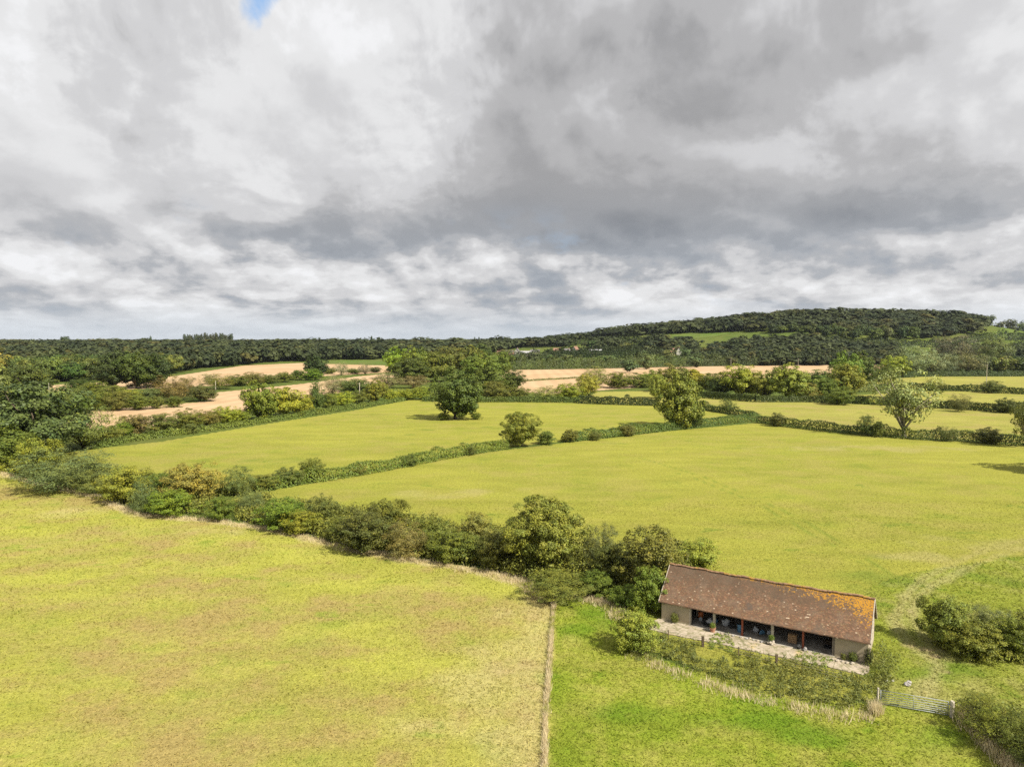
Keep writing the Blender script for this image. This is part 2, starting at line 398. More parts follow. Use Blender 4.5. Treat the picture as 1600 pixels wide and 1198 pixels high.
# ------------------------------------------------------------------ ground sheets
def build_ground():
    ys = [-150, -100, -60, -30, 0]
    y = 0
    while y < 14000: y += max(6, y * .018) if 700 < y < 2200 else max(8, y * .03); ys.append(y)
    us = np.linspace(-1.7, 1.7, 341); ys = np.array(ys)
    X = us[None, :] * (np.abs(ys)[:, None] + 160); Yv = np.repeat(ys[:, None], len(us), 1)
    Zv = hgt(X, Yv) - .06
    V = np.stack([X.ravel(), Yv.ravel(), Zv.ravel()], 1); n = len(us); r = len(ys)
    i = (np.arange(r - 1)[:, None] * n + np.arange(n - 1)[None, :]).ravel()
    Fc = np.stack([i, i + 1, i + 1 + n, i + n], 1)
    o = mobj("ground", npmesh("ground", V, Fc, [GM['ground'][0]], smooth=True)); tag(o, kind='structure')
build_ground()

# attributes of the near turf: lush, straw coloured and bare patches, given in photograph pixels
def ell(px, py, wx, wy, rot=0):
    c = gp(px, py); D = c[1]; return (c[0], c[1], wx * D / F, wy * D * D / F / CAMZ, rot)
LUSH = [ell(*a) for a in ((470, 1000, 60, 22), (520, 975, 40, 12), (1090, 1060, 110, 28), (1200, 1095, 60, 16), (950, 950, 60, 25), (1000, 1110, 70, 22), (1290, 1150, 90, 22),
        (1430, 1150, 80, 25), (1400, 910, 60, 10), (1340, 900, 70, 10), (1570, 905, 70, 14), (430, 720, 60, 5), (350, 728, 60, 4), (1360, 870, 40, 6), (1500, 1050, 80, 18),
        (960, 1050, 50, 14), (70, 1050, 50, 14), (1530, 870, 60, 6), (900, 985, 30, 14), (1180, 1125, 110, 16))]
DRY = [ell(*a) for a in ((120, 800, 50, 12), (300, 830, 120, 8), (740, 1050, 60, 60), (790, 1150, 50, 40), (650, 1130, 90, 30), (780, 980, 50, 40), (1500, 850, 120, 12),
        (1450, 870, 90, 10), (1400, 700, 200, 6), (900, 1010, 25, 20), (925, 1080, 30, 14), (1330, 1110, 60, 10), (700, 770, 160, 8))]
TRK = [wp([(1600, 842), (1540, 858), (1480, 885), (1440, 905), (1412, 935), (1402, 960), (1398, 975), (1412, 995), (1440, 1020), (1470, 1040), (1440, 1085)]),
       wp([(1600, 856), (1550, 872), (1500, 893), (1455, 915), (1430, 940), (1424, 958), (1432, 975), (1450, 1000), (1480, 1030)])]
BARE = [ell(*a) for a in ((1400, 985, 9, 7), (1418, 1008, 12, 5), (1425, 958, 6, 8), (1393, 960, 5, 8), (1450, 1015, 14, 4), (1480, 1050, 7, 4), (1404, 975, 6, 6), (1460, 1025, 10, 4))]
LINES = [wp([(1080, 745), (1180, 785), (1270, 835), (1350, 880), (1390, 905)]), wp([(1000, 715), (1100, 745), (1230, 800), (1320, 850), (1395, 900)]), wp([(950, 640), (860, 640), (760, 645)])]
BARNLINE = [(16.0, 75.4), (33.2, 65.5)]
def patches(L, x, y, wob=5.):
    v = np.zeros(np.shape(x))
    w = (fbm(x, y, 6, 3, 5) - .5) * wob
    for cx, cy, sx, sy, _ in L:
        r = ((x - cx) / sx) ** 2 + ((y - cy) / sy) ** 2
        v = np.maximum(v, _sm((1.15 - r + w) / 2.2) * .85)
    return v
FENCE = wp([(868, 924), (864, 960), (860, 1010), (856, 1080), (850, 1198), (846, 1320)])
EDGE = wp([(-150, 715), (0, 738), (60, 754), (150, 776), (220, 804), (330, 812), (440, 828), (530, 852), (620, 870), (700, 882), (780, 896), (830, 918), (862, 936)])
def near_attrs(x, y):
    lush = np.maximum(patches(LUSH, x, y), patches(LUSH[:2], x, y, 2.2)); dry = patches(DRY, x, y) * .6; bare = patches(BARE, x, y)
    d = np.minimum(segdist(x, y, TRK[0]), segdist(x, y, TRK[1]))
    dry = np.maximum(dry, .46 * _sm((1.1 - d + (fbm(x, y, 3, 5) - .5) * 1.5) / .9))
    bare = np.maximum(bare, .15 * _sm((.45 - d + (fbm(x, y, 2, 6) - .5) * 1.2) / .4) * (x < 52))
    for L_ in LINES: lush = np.maximum(lush, .7 * _sm((.45 - segdist(x, y, L_)) / .3) * (fbm(x, y, 5, 4) > .42))
    e = segdist(x, y, EDGE); dry = np.maximum(dry, .95 * _sm((1.9 - e + (fbm(x, y, 4, 7) - .5) * 3) / 1.5))
    f = segdist(x, y, FENCE); side = x < np.interp(y, [p[1] for p in FENCE][::-1], [p[0] for p in FENCE][::-1])
    dry = np.maximum(dry, .8 * _sm((.5 - f + (fbm(x, y, 2, 8) - .5) * 1.0) / .5))
    dry = np.maximum(dry, .45 * _sm((7 - f + (fbm(x, y, 4, 9) - .5) * 8) / 5) * side)
    lush = lush * (1 - np.clip(dry * 1.1, 0, 1))
    return lush, dry, bare
def sheet(name, pxpoly, mat, cell, off, near=False, label=None):
    P = wp(pxpoly); xs = [p[0] for p in P]; ys = [p[1] for p in P]
    gx = np.arange(min(xs), max(xs) + cell, cell); gy = np.arange(min(ys), max(ys) + cell, cell)
    X, Y = np.meshgrid(gx, gy); n = len(gx)
    cx = X[:-1, :-1] + cell / 2; cy = Y[:-1, :-1] + cell / 2
    ok = inpoly(cx, cy, P)
    r, c = np.nonzero(ok); i = r * n + c
    Fc = np.stack([i, i + 1, i + 1 + n, i + n], 1)
    used, inv = np.unique(Fc, return_inverse=True); Fc = inv.reshape(Fc.shape)
    x = X.ravel()[used]; y = Y.ravel()[used]
    V = np.stack([x, y, hgt(x, y) + off], 1); at = {}
    if near:
        l, d, b = near_attrs(x, y); at = dict(lush=('POINT', l), dry=('POINT', d), bare=('POINT', b))
    o = mobj(name, npmesh(name, V, Fc, [mat], at, smooth=True)); tag(o, kind='structure'); return P
def blades(name, label, P, mat, dens, h0, near=True, seed=1, dmax=400, lean=1.5, w=.06, dmin=20, ymin=25):
    """grass standing in a field: one object, triangles; fewer and larger with distance"""
    rs = np.random.RandomState(seed)
    xs = [p[0] for p in P]; ys = [p[1] for p in P]
    area = (max(xs) - min(xs)) * (min(max(ys), dmax) - max(min(ys), ymin)); N = int(area * dens)
    x = rs.uniform(min(xs), max(xs), N); y = rs.uniform(max(min(ys), ymin), min(max(ys), dmax), N)
    D = np.hypot(x, y)
    keep = inpoly(x, y, P) & (np.abs(x) < .78 * y + 4) & (rs.rand(N) < (50. / np.maximum(D, 50)) ** 1.7)
    x, y, D = x[keep], y[keep], D[keep]; N = len(x)
    s = (np.maximum(D, 50) / 50.) ** .75
    lush, dry, bare = near_attrs(x, y)
    tall = h0 * (.6 + .8 * fbm(x, y, 3, 2)) * (1 + .6 * dry) * (1 - .75 * bare)
    h = tall * rs.uniform(.5, 1.3, N) * s ** .6; wd = w * s * rs.uniform(.6, 1.5, N)
    a = rs.uniform(0, 6.283, N); la = rs.uniform(0, 6.283, N) ; ln = h * lean * rs.uniform(.3, 1.2, N)
    bx, by = np.cos(a) * wd, np.sin(a) * wd
    V = np.zeros((N, 3, 3))
    V[:, 0] = np.stack([x - bx, y - by, np.zeros(N) - .01], 1); V[:, 1] = np.stack([x + bx, y + by, np.zeros(N) - .01], 1)
    V[:, 2] = np.stack([x + np.cos(la) * ln, y + np.sin(la) * ln, h], 1)
    V[:, :, 2] += hgt(x, y)[:, None]
    lv = rs.rand(N)
    me = npmesh(name, V.reshape(-1, 3), np.arange(3 * N).reshape(-1, 3), [mat],
                dict(lv=('FACE', lv), lush=('FACE', lush), dry=('FACE', dry), bare=('FACE', bare)))
    o = mobj(name, me); tag(o, label, 'grass', kind='stuff'); return o

P_MEADOW = sheet("rough_meadow", [(-250, 700), (0, 736), (60, 752), (150, 774), (220, 802), (330, 810), (440, 827), (530, 850), (620, 868), (700, 880), (780, 894), (830, 916), (864, 936),
    (860, 1010), (856, 1080), (850, 1198), (843, 1420), (-500, 1420)], GM['meadow'][0], .5, .0, True)
P_PADDOCK = sheet("paddock", [(866, 922), (960, 905), (1010, 930), (1010, 985), (980, 1015), (1100, 1050), (1240, 1092), (1372, 1098), (1484, 1117), (1560, 1160), (1640, 1240), (1800, 1420), (845, 1420),
    (850, 1198), (856, 1080), (860, 1010)], GM['paddock'][0], .4, .004, True)
P_PAST = sheet("near_pasture", [(330, 790), (380, 775), (510, 750), (700, 714), (880, 692), (1040, 674), (1180, 661), (1300, 674), (1420, 685), (1600, 694), (1900, 704), (2050, 900), (1900, 1200), (1640, 1235), (1560, 1158),
    (1484, 1116), (1372, 1097), (1240, 1090), (1100, 1045), (980, 1000), (900, 900), (800, 850), (640, 830), (500, 806), (420, 800)], GM['pasture'][0], .8, .008, True)
P_YARD = sheet("barn_yard_grass", [(1352, 920), (1420, 895), (1600, 868), (1800, 840), (2000, 1000), (1800, 1200), (1640, 1230), (1560, 1155), (1484, 1113), (1372, 1094), (1345, 1060)], GM['yard'][0], .5, .014, True)
P_OAK = sheet("oak_tree_pasture", [(70, 712), (140, 702), (250, 690), (400, 665), (560, 640), (640, 625), (800, 626), (950, 627), (1030, 632), (1100, 640), (1180, 657), (1040, 671), (880, 689), (700, 710), (510, 746), (360, 772), (250, 750)],
    GM['pasture'][0], 1.2, .004, True)
sheet("hedged_pasture", [(1080, 620), (1200, 626), (1400, 634), (1600, 642), (1900, 650), (1900, 704), (1600, 692), (1440, 683), (1300, 672), (1200, 658), (1110, 640)], GM['pale'][0], 2, .01)
sheet("narrow_pasture", [(1325, 618), (1440, 611), (1600, 611), (1900, 620), (1900, 652), (1600, 641), (1440, 632)], GM['pale'][0], 2, .016)
sheet("level_pasture", [(1320, 612), (1360, 594), (1400, 589), (1600, 587), (1900, 585), (1900, 616), (1600, 611), (1450, 606)], GM['pale'][0], 2, .022)
sheet("small_pasture", [(900, 628), (935, 612), (1040, 610), (1090, 620), (1030, 632)], GM['pale'][0], 2, .012)
sheet("stubble_field", [(120, 646), (150, 640), (370, 624), (400, 628), (372, 650), (300, 660), (190, 675), (140, 670)], STUB, 2, .02)
sheet("stubble_field", [(310, 622), (340, 613), (470, 600), (560, 588), (600, 584), (640, 590), (600, 606), (520, 615), (440, 630), (375, 634)], STUB, 2, .03)
sheet("stubble_field", [(-60, 612), (90, 601), (150, 597), (270, 588), (380, 571), (470, 567), (600, 571), (640, 580), (480, 589), (350, 602), (110, 612)], STUB, 3, .02)
sheet("stubble_field", [(780, 590), (795, 578), (980, 574), (1300, 568), (1410, 570), (1410, 588), (1060, 592), (1000, 605), (860, 616), (800, 612)], STUB, 3, .02)
sheet("crop_field", [(500, 563), (600, 561), (780, 556), (780, 562), (600, 569), (505, 569)], GM['hill'][0], 4, .02)
for q in ([(795, 569), (870, 560), (1080, 556), (1090, 566), (900, 572), (790, 575)], [(840, 556), (930, 553), (1010, 552), (1010, 556), (880, 559)],
          [(875, 533), (885, 527), (960, 526), (1000, 528), (960, 534), (900, 541)], [(1010, 527), (1050, 522), (1145, 520), (1115, 527), (1060, 531)],
          [(1370, 541), (1420, 535), (1530, 531), (1545, 538), (1480, 548)], [(1532, 522), (1560, 517), (1620, 517), (1620, 527), (1545, 529)],
          [(900, 548), (990, 543), (1090, 541), (1090, 549), (960, 552)], [(885, 548), (930, 538), (975, 536), (960, 543)], [(985, 541), (1010, 533), (1080, 536), (1080, 541)]):
    sheet("hill_pasture", q, GM['hill'][0], 4, .3)
blades("meadow_grass", "yellow and tan uncut grass filling the left foreground meadow", P_MEADOW, GM['meadow'][1], 22, .13, seed=2, dmax=170, w=.05)
blades("paddock_grass", "rough green grass in the paddock between fence strip and gate", P_PADDOCK, GM['paddock'][1], 34, .17, seed=3, w=.045)
blades("pasture_grass", "short yellow green grass of the large pasture behind the barn", P_PAST, GM['pasture'][1], 22, .07, seed=5, dmax=130, w=.05, lean=2.2)
blades("yard_grass", "green grass around the track right of the barn", P_YARD, GM['yard'][1], 26, .18, seed=6, dmax=110, w=.05)

# ------------------------------------------------------------------ foliage prototypes (unit size: width 1, height 1)
def quads_from(c, nrm, size, rs, asp=.62):
    N = len(c); nrm = nrm / (np.linalg.norm(nrm, axis=1, keepdims=True) + 1e-9)
    r = rs.normal(size=(N, 3)); a = np.cross(nrm, r); a /= (np.linalg.norm(a, axis=1, keepdims=True) + 1e-9); b = np.cross(nrm, a)
    s = size[:, None]; V = np.stack([c - a * s, c - b * s * asp, c + a * s, c + b * s * asp], 1)
    return V.reshape(-1, 3), np.arange(4 * N).reshape(-1, 4)
def crown(seed, nclump=70, nleaf=5000, leaf=.02, cr=.13, zlo=.15, lump=.22, shape='round', inner=.15, up=.35, asp=.62, fill=.72, wisp=0., nj=.42):
    rs = np.random.RandomState(seed)
    lobes = rs.normal(size=(9, 3)); lobes /= np.linalg.norm(lobes, axis=1, keepdims=True); la = rs.uniform(-1, 1, 9)
    d = rs.normal(size=(nclump, 3)); d /= np.linalg.norm(d, axis=1, keepdims=True)
    env = 1 + lump * (np.exp(6 * (d @ lobes.T - 1)) * la).sum(1)
    u = 1 - (1 - fill) * rs.rand(nclump) ** 1.5 * 2.2; u = np.clip(u, .2, 1)
    C = d * (env * u)[:, None]
    hz = (1 - zlo) / 2; zc = zlo + hz
    rad = np.full(nclump, .5 - cr * .75)
    P = np.stack([C[:, 0] * rad, C[:, 1] * rad, zc + C[:, 2] * (hz - cr * .7)], 1)
    tz = np.clip((P[:, 2] - zlo) / (1 - zlo), 0, 1)
    if shape == 'cone': k = 1.15 - .8 * tz
    elif shape == 'dome': k = np.where(tz < .45, 1.05, 1.0)
    elif shape == 'column': k = np.minimum(1, 1.5 - 1.1 * tz)
    elif shape == 'umbrella': k = .6 + .5 * tz
    else: k = 1.0
    P[:, 0] *= k; P[:, 1] *= k
    if shape == 'dome':
        P[:, 2] = zlo + (P[:, 2] - zlo) * .95; lowm = P[:, 2] < .35
        P[lowm, :2] *= 1.08
    crs = cr * rs.uniform(.65, 1.25, nclump)
    n1 = int(nleaf * (1 - inner)); ci = rs.randint(0, nclump, n1)
    dd = rs.normal(size=(n1, 3)); dd[:, 2] += up; dd += (P[ci] - [0, 0, zc]) * 1.6; dd /= np.linalg.norm(dd, axis=1, keepdims=True)
    rr = crs[ci] * (rs.uniform(.55, 1.08, n1) + wisp * rs.rand(n1) ** 4)
    pos = P[ci] + dd * rr[:, None] * [1, 1, .8]
    out = pos - [0, 0, zc * .7]; out /= np.linalg.norm(out, axis=1, keepdims=True) + 1e-9
    nr = dd * .7 + out * .4 + rs.normal(size=(n1, 3)) * nj + [0, 0, .3]
    sz = leaf * rs.uniform(.6, 1.35, n1)
    ni = nleaf - n1; ii = rs.randint(0, nclump, ni)
    pi = P[ii] * rs.uniform(.35, .95, (ni, 1)) + [0, 0, 0]; pi[:, 2] = zlo + (P[ii, 2] - zlo) * rs.uniform(.5, .95, ni)
    pos = np.vstack([pos, pi]); nr = np.vstack([nr, rs.normal(size=(ni, 3))]); sz = np.concatenate([sz, leaf * 1.8 * np.ones(ni)])
    cvv = rs.rand(nclump); cv = np.concatenate([cvv[ci], cvv[ii]]) * .75 + rs.rand(nleaf) * .25
    pos[:, 2] = np.maximum(pos[:, 2], .01)
    for ax in (0, 1):
        lo, hi = np.percentile(pos[:, ax], [.7, 99.3]); f = 1 / (hi - lo); pos[:, ax] = (pos[:, ax] - (lo + hi) / 2) * f; P[:, ax] = (P[:, ax] - (lo + hi) / 2) * f
    f = 1 / np.percentile(pos[:, 2], 99.5); pos[:, 2] *= f; P[:, 2] *= f
    V, Fc = quads_from(pos, nr, sz, rs, asp)
    return V, Fc, dict(lv=rs.rand(nleaf), cv=cv), P, crs
def trunk_mesh(seed, P, name, mat, th=.035, zlo=.2, limbs=9, fork=.25, lean=0.):
    rs = random.Random(seed); mb = MB(); top = (rs.uniform(-.03, .03) + lean, rs.uniform(-.03, .03), zlo + .3)
    mb.tube([(0, 0, -.03), (0, 0, 0.02), (top[0] * .3, top[1] * .3, zlo * .6), (top[0] * .7, top[1], zlo + .1), top], [th * 1.6, th * 1.15, th * .9, th * .7, th * .3], 8)
    idx = sorted(range(len(P)), key=lambda i: rs.random())[:limbs]
    for i in idx:
        p = P[i]; z0 = rs.uniform(zlo * fork * 2, zlo + .12); s = Vector((top[0] * .5, top[1] * .5, min(z0, zlo + .15)))
        e = Vector(p); m = s.lerp(e, .5) + Vector((0, 0, .03 + .04 * rs.random())) ; m2 = s.lerp(e, .75) + Vector((rs.uniform(-.02, .02), rs.uniform(-.02, .02), .02))
        mb.tube([s, m, m2, e], [th * .5, th * .3, th * .2, th * .07], 5)
    me = bpy.data.meshes.new(name); me.from_pydata(mb.v, [], mb.f); me.materials.append(mat); me.update()
    me.polygons.foreach_set('use_smooth', [True] * len(mb.f)); return me
PROTO = {}
def proto(key, n, **kw):
    th = kw.pop('th', .035); limbs = kw.pop('limbs', 10); bark = kw.pop('bark', BARK); L = []
    for i in range(n):
        V, Fc, at, P, _ = crown(hash_s(key) + i * 17, **kw)
        me = npmesh("crown_" + key, V, Fc, [LEAF], {k: ('FACE', v) for k, v in at.items()})
        tr = trunk_mesh(i + 5, P, "trunk_" + key, bark, th, kw.get('zlo', .15), limbs)
        L.append((me, tr))
    PROTO[key] = L
def hash_s(s): return sum((i + 3) * ord(c) for i, c in enumerate(s)) % 9999
proto('bush', 6, nclump=150, nleaf=15000, leaf=.0145, cr=.075, wisp=.5, zlo=.0, shape='dome', inner=.16, lump=.3, limbs=5, th=.015)
proto('twiggy', 3, nclump=150, nleaf=15000, leaf=.015, cr=.08, zlo=.0, shape='dome', inner=.1, lump=.3, up=.9, asp=.3, limbs=5, th=.015, wisp=1.)
proto('walnut', 1, nclump=190, nleaf=36000, leaf=.0125, cr=.07, zlo=.03, shape='round', inner=.12, lump=.2, up=.3, limbs=18, th=.02, asp=.5)
proto('oak', 5, nclump=120, nleaf=14000, leaf=.018, cr=.09, zlo=.04, shape='round', inner=.2, lump=.25, limbs=16, th=.04)
proto('ash', 2, nclump=80, nleaf=6500, leaf=.017, cr=.085, zlo=.16, shape='umbrella', inner=.02, lump=.35, limbs=34, th=.036, bark=BARKP, fill=.55, wisp=.6)
proto('cone', 2, nclump=60, nleaf=4500, leaf=.025, cr=.13, zlo=.02, shape='cone', inner=.15, limbs=4, th=.02)
proto('willow', 3, nclump=80, nleaf=7000, leaf=.021, cr=.11, zlo=.0, shape='round', up=1.1, asp=.25, inner=.1, limbs=8, th=.03, wisp=.6)
proto('mid', 5, nclump=42, nleaf=3200, leaf=.032, cr=.15, zlo=.04, shape='round', inner=.12, lump=.28, limbs=4, th=.03, nj=.25)
proto('poplar', 2, nclump=45, nleaf=1300, leaf=.05, cr=.16, zlo=.04, shape='column', inner=.15, limbs=2, th=.03)
proto('scots', 2, nclump=26, nleaf=900, leaf=.05, cr=.15, zlo=.42, shape='round', inner=.1, limbs=6, th=.035)
proto('far', 5, nclump=24, nleaf=1100, leaf=.05, cr=.18, zlo=.03, shape='round', inner=.12, lump=.3, limbs=1, th=.03, nj=.2)

PAL = dict(dark=(0.042, 0.054, 0.010), mid=(0.073, 0.090, 0.013), olive=(0.090, 0.095, 0.018), yellow=(0.157, 0.164, 0.019), lime=(0.124, 0.151, 0.014), gold_=(0.194, 0.175, 0.036),
           brown=(0.095, 0.086, 0.024), grey=(0.092, 0.108, 0.037), silver=(0.178, 0.185, 0.096), deep=(0.028, 0.041, 0.010), bright=(0.084, 0.113, 0.013), rust=(0.110, 0.093, 0.029), pale=(0.163, 0.167, 0.056))
PAL['gold'] = (.165, .150, .036); PAL['rust'] = (.112, .094, .034)
def place(kind, name, px, py, wpx, hpx, pal, label, cat, group=None, var=0, rz=None, parts=True, jitter=True, sink=0.):
    g = gp(px, py); D = float(np.hypot(g[0], g[1])); s = D / F
    w, h = wpx * s, hpx * s
    return place_w(kind, name, g, w, h, pal, label, cat, group, var, rz, parts)
def place_w(kind, name, g, w, h, pal, label, cat, group=None, var=0, rz=None, parts=True):
    me, tr = PROTO[kind][var % len(PROTO[kind])]
    rz = rz if rz is not None else random.uniform(0, 6.28)
    c = PAL[pal] if isinstance(pal, str) else pal
    if group == HG: c = tuple(a * .62 + b_ * .38 for a, b_ in zip(c, (.082, .090, .018)))
    j = lambda: random.uniform(.9, 1.1)
    col = (c[0] * j(), c[1] * j(), c[2] * j(), 1)
    if parts:
        r = empty(name, tuple(g), rz); r.scale = (w, w, h)
        a = mobj('crown' if 'tree' in name else 'foliage', me, r); a.color = col
        if kind != 'bush' and kind != 'twiggy': mobj('trunk', tr, r)
    else:
        r = mobj(name, me); r.location = tuple(g); r.rotation_euler = (0, 0, rz); r.scale = (w, w, h); r.color = col
    tag(r, label, cat, group); return r

HG = 'bushes along the near hedgerow'
B = lambda k, px, py, w, h, pal, label, var=0, rz=None, name='bush', cat='bush', group=HG: place(k, name, px, py, w, h, pal, label, cat, group, var, rz, parts=False)
T = lambda k, px, py, w, h, pal, label, var=0, rz=None, name='broadleaf_tree', group=None: place(k, name, px, py, w, h, pal, label, 'tree', group, var, rz, parts=True)

# near hedgerow, left to right
B('bush', -28, 735, 110, 60, 'mid', 'green bush cut by the left edge of the photo at the meadow corner', 1)
B('bush', 12, 728, 70, 42, 'olive', 'olive bush at the left end of the near hedgerow, below the big dark tree', 0)
B('bush', 52, 746, 62, 50, 'yellow', 'yellow green bush with dark foot at the far left of the near hedgerow', 2)
B('twiggy', 100, 764, 120, 56, 'grey', 'broad grey green mound of sallow at the left of the near hedgerow', 0)
B('twiggy', 150, 772, 62, 32, 'grey', 'small low grey bush right of the broad grey green mound', 1)
B('bush', 194, 784, 72, 48, 'yellow', 'green and yellow bush left of the slim grey upright bush', 3)
B('twiggy', 225, 801, 38, 50, (0.071, 0.088, 0.039), 'slim upright dark grey bush standing at the meadow edge', 2, name='upright_bush')
B('bush', 272, 803, 72, 36, 'lime', 'low yellowish mound right of the slim grey upright bush', 1)
B('bush', 302, 783, 76, 54, 'gold', 'brown and yellow topped bush at the corner of the oak pasture', 0)
B('bush', 250, 778, 50, 34, 'mid', 'small dark bush behind the slim grey upright bush', 2)
B('twiggy', 369, 772, 58, 40, (0.079, 0.100, 0.032), 'rounded dark grey bush where the long clipped hedge begins', 1)
B('bush', 343, 812, 44, 34, 'mid', 'small dark green bush on the meadow edge below the rounded grey bush', 3)
B('twiggy', 393, 800, 36, 36, (0.087, 0.116, 0.045), 'small blue grey sapling bush rising over the scrub', 0)
B('bush', 435, 824, 84, 44, 'bright', 'low light green mound between the sapling bush and the brown topped bush', 2)
B('bush', 508, 820, 58, 46, 'brown', 'brown topped bush in the middle of the near hedgerow', 1)
B('bush', 470, 832, 60, 34, 'lime', 'low bramble mound left of the brown topped bush', 0, name='bramble')
B('bush', 540, 844, 60, 36, 'mid', 'low green bramble mound at the foot of the brown topped bush', 3, name='bramble')
B('bush', 602, 836, 74, 54, 'mid', 'dark bush standing behind the darkest hawthorn', 2)
B('bush', 575, 860, 92, 64, 'dark', 'darkest wide hawthorn bush bulging over the meadow edge', 0, name='hawthorn_bush')
B('twiggy', 634, 870, 70, 58, 'rust', 'reddish brown bush right of the darkest hawthorn', 2)
B('bush', 672, 858, 66, 50, 'olive', 'olive green bush between the reddish bush and the pale yellow bush', 1)
B('bush', 742, 850, 54, 50, 'gold', 'small pale yellow bush left of the big walnut tree', 3)
B('bush', 712, 874, 84, 46, 'mid', 'low dark green scrub mound below the pale yellow bush', 0)
B('bush', 778, 884, 66, 56, 'dark', 'dark scrub bush against the left side of the walnut tree', 1)
T('walnut', 850, 892, 130, 118, (0.122, 0.130, 0.019), 'large rounded walnut tree, the tallest crown of the near hedgerow', 0, 1.0, name='walnut_tree')
B('twiggy', 938, 890, 66, 72, (0.075, 0.092, 0.032), 'thin grey green bush between the walnut tree and the brown tinged bush', 1)
B('bush', 1008, 922, 128, 100, (0.095, 0.095, 0.019), 'big brown tinged bush left of the barn roof', 2)
B('bush', 955, 908, 70, 60, 'dark', 'dark scrub bush in front of the thin grey green bush', 3)
B('bush', 1088, 888, 70, 46, (0.197, 0.196, 0.039), 'yellowing bush behind the left end of the barn roof', 0)
B('twiggy', 866, 934, 116, 36, (.100, .118, .020), 'bright green nettle mound below the walnut tree', 1, name='nettle_mound', cat='nettles')
B('bush', 925, 926, 70, 34, 'mid', 'low green mound right of the nettle mound', 2, name='bramble')
B('bush', 1014, 958, 60, 72, 'bright', 'bright green elder bush against the left wall of the barn', 3, name='elder_bush')
B('bush', 975, 946, 50, 32, 'bright', 'small bramble clump left of the elder bush by the barn', 0, name='bramble')
B('bush', 992, 1016, 74, 66, (0.188, 0.179, 0.032), 'yellow green bush in front of the left corner of the concrete apron', 0)
RG = 'bushes right of the barn'
B('bush', 1485, 1008, 74, 66, (0.095, 0.121, 0.019), 'tallest dark green bush right of the barn track', 2, group=RG)
B('bush', 1522, 1026, 70, 46, (.105, .108, .018), 'yellow green front bush beside the tallest bush right of the track', 0, group=RG)
B('twiggy', 1549, 1005, 62, 50, (0.095, 0.116, 0.039), 'dull grey bush behind the yellow green front bush', 1, group=RG)
B('bush', 1588, 1026, 60, 50, 'mid', 'dark bush at the right edge of the photo beside the grey bush', 3, group=RG)
B('bush', 1640, 1020, 80, 70, 'olive', 'bush cut off by the right edge of the photo', 1, group=RG)
B('twiggy', 1535, 1134, 76, 38, 'olive', 'bramble thicket right behind the hinge post of the gate', 1, group=RG, name='bramble')
B('twiggy', 1572, 1166, 96, 56, 'bright', 'leafy bramble thicket in the lower right corner', 2, group=RG, name='bramble')
B('twiggy', 1628, 1200, 96, 66, 'mid', 'bramble thicket at the right edge below the leafy one', 0, group=RG, name='bramble')
B('bush', 1690, 1240, 110, 80, 'mid', 'bramble thicket outside the lower right corner', 3, group=RG, name='bramble')
# along the clipped hedge
B('bush', 486, 751, 42, 34, 'mid', 'round green bush standing out of the long clipped hedge', 1)
B('bush', 452, 757, 44, 26, (0.071, 0.096, 0.019), 'low dark bush left of the round green bush on the long hedge', 0)
B('bush', 412, 764, 46, 22, 'bright', 'low light bush at the left end of the long hedge', 3)
T('walnut', 815, 697, 60, 54, (.118, .112, .018), 'small rounded yellow green maple tree in the gap of the long hedge', 2, 2.0, name='maple_tree')
B('bush', 855, 694, 34, 20, (0.071, 0.096, 0.019), 'low bush right of the small rounded maple tree', 2)
B('bush', 890, 690, 28, 20, 'olive', 'small bush at the left end of the hedge right of the gap', 1)
# big trees of the middle ground
T('oak', 711, 655, 80, 78, (0.059, 0.080, 0.014), 'large solitary oak tree standing inside the grazed pasture', 0, .3, name='oak_tree')
B('bush', 745, 655, 20, 11, 'mid', 'low bush at the right foot of the solitary oak tree', 1, group=None)
B('bush', 692, 656, 22, 12, 'mid', 'low sprouting bush at the left foot of the solitary oak tree', 2, group=None)
T('oak', 1060, 668, 72, 86, (.098, .104, .018), 'tall yellowish oak tree growing out of the hedge in the middle distance', 1, 1.2, name='oak_tree')
B('bush', 1028, 622, 30, 36, (0.157, 0.167, 0.032), 'pale green bush at the left shoulder of the yellowish hedgerow oak', 3, group=None)
B('bush', 1075, 666, 44, 26, 'dark', 'dark ivy bush round the foot of the yellowish hedgerow oak', 0, group=None)
T('ash', 1412, 682, 82, 92, 'pale', 'thin leaved pale ash tree with white trunk by the right hedge', 0, .4, name='ash_tree')
T('ash', 1603, 700, 36, 66, 'olive', 'ash tree half cut off by the right edge above the hedge', 1, 2.0, name='ash_tree')
T('oak', 1712, 742, 90, 92, 'mid', 'oak tree just outside the right edge that throws a shadow on the pasture', 3, 2.0, name='oak_tree')
# left block
T('oak', 60, 712, 124, 94, (0.051, 0.069, 0.019), 'large dark green tree with silvery tinge at the left end of the pasture', 3, 0.2, name='broadleaf_tree')
T('willow', 130, 700, 88, 66, (0.102, 0.109, 0.029), 'rounded olive brown sallow tree right of the large dark left tree', 1, 0, name='sallow_tree')
T('oak', -35, 705, 90, 84, 'mid', 'tree cut by the left edge beside the large dark tree', 1)
B('bush', 20, 712, 60, 36, 'bright', 'light green bush at the foot of the large dark left tree', 2, group=None)
T('willow', 30, 640, 90, 30, (0.110, 0.125, 0.032), 'grey green willow behind the large dark left tree', 2, name='willow_tree')
T('mid', -10, 600, 46, 46, (.11, .11, .02), 'yellowish tree at the left edge in front of the wood', 0)
T('mid', -25, 650, 60, 66, 'olive', 'olive tree at the left edge below the yellowish one', 1)
T('oak', 48, 622, 60, 40, (0.047, 0.063, 0.013), 'rounded dark tree left of the first stubble field', 2)
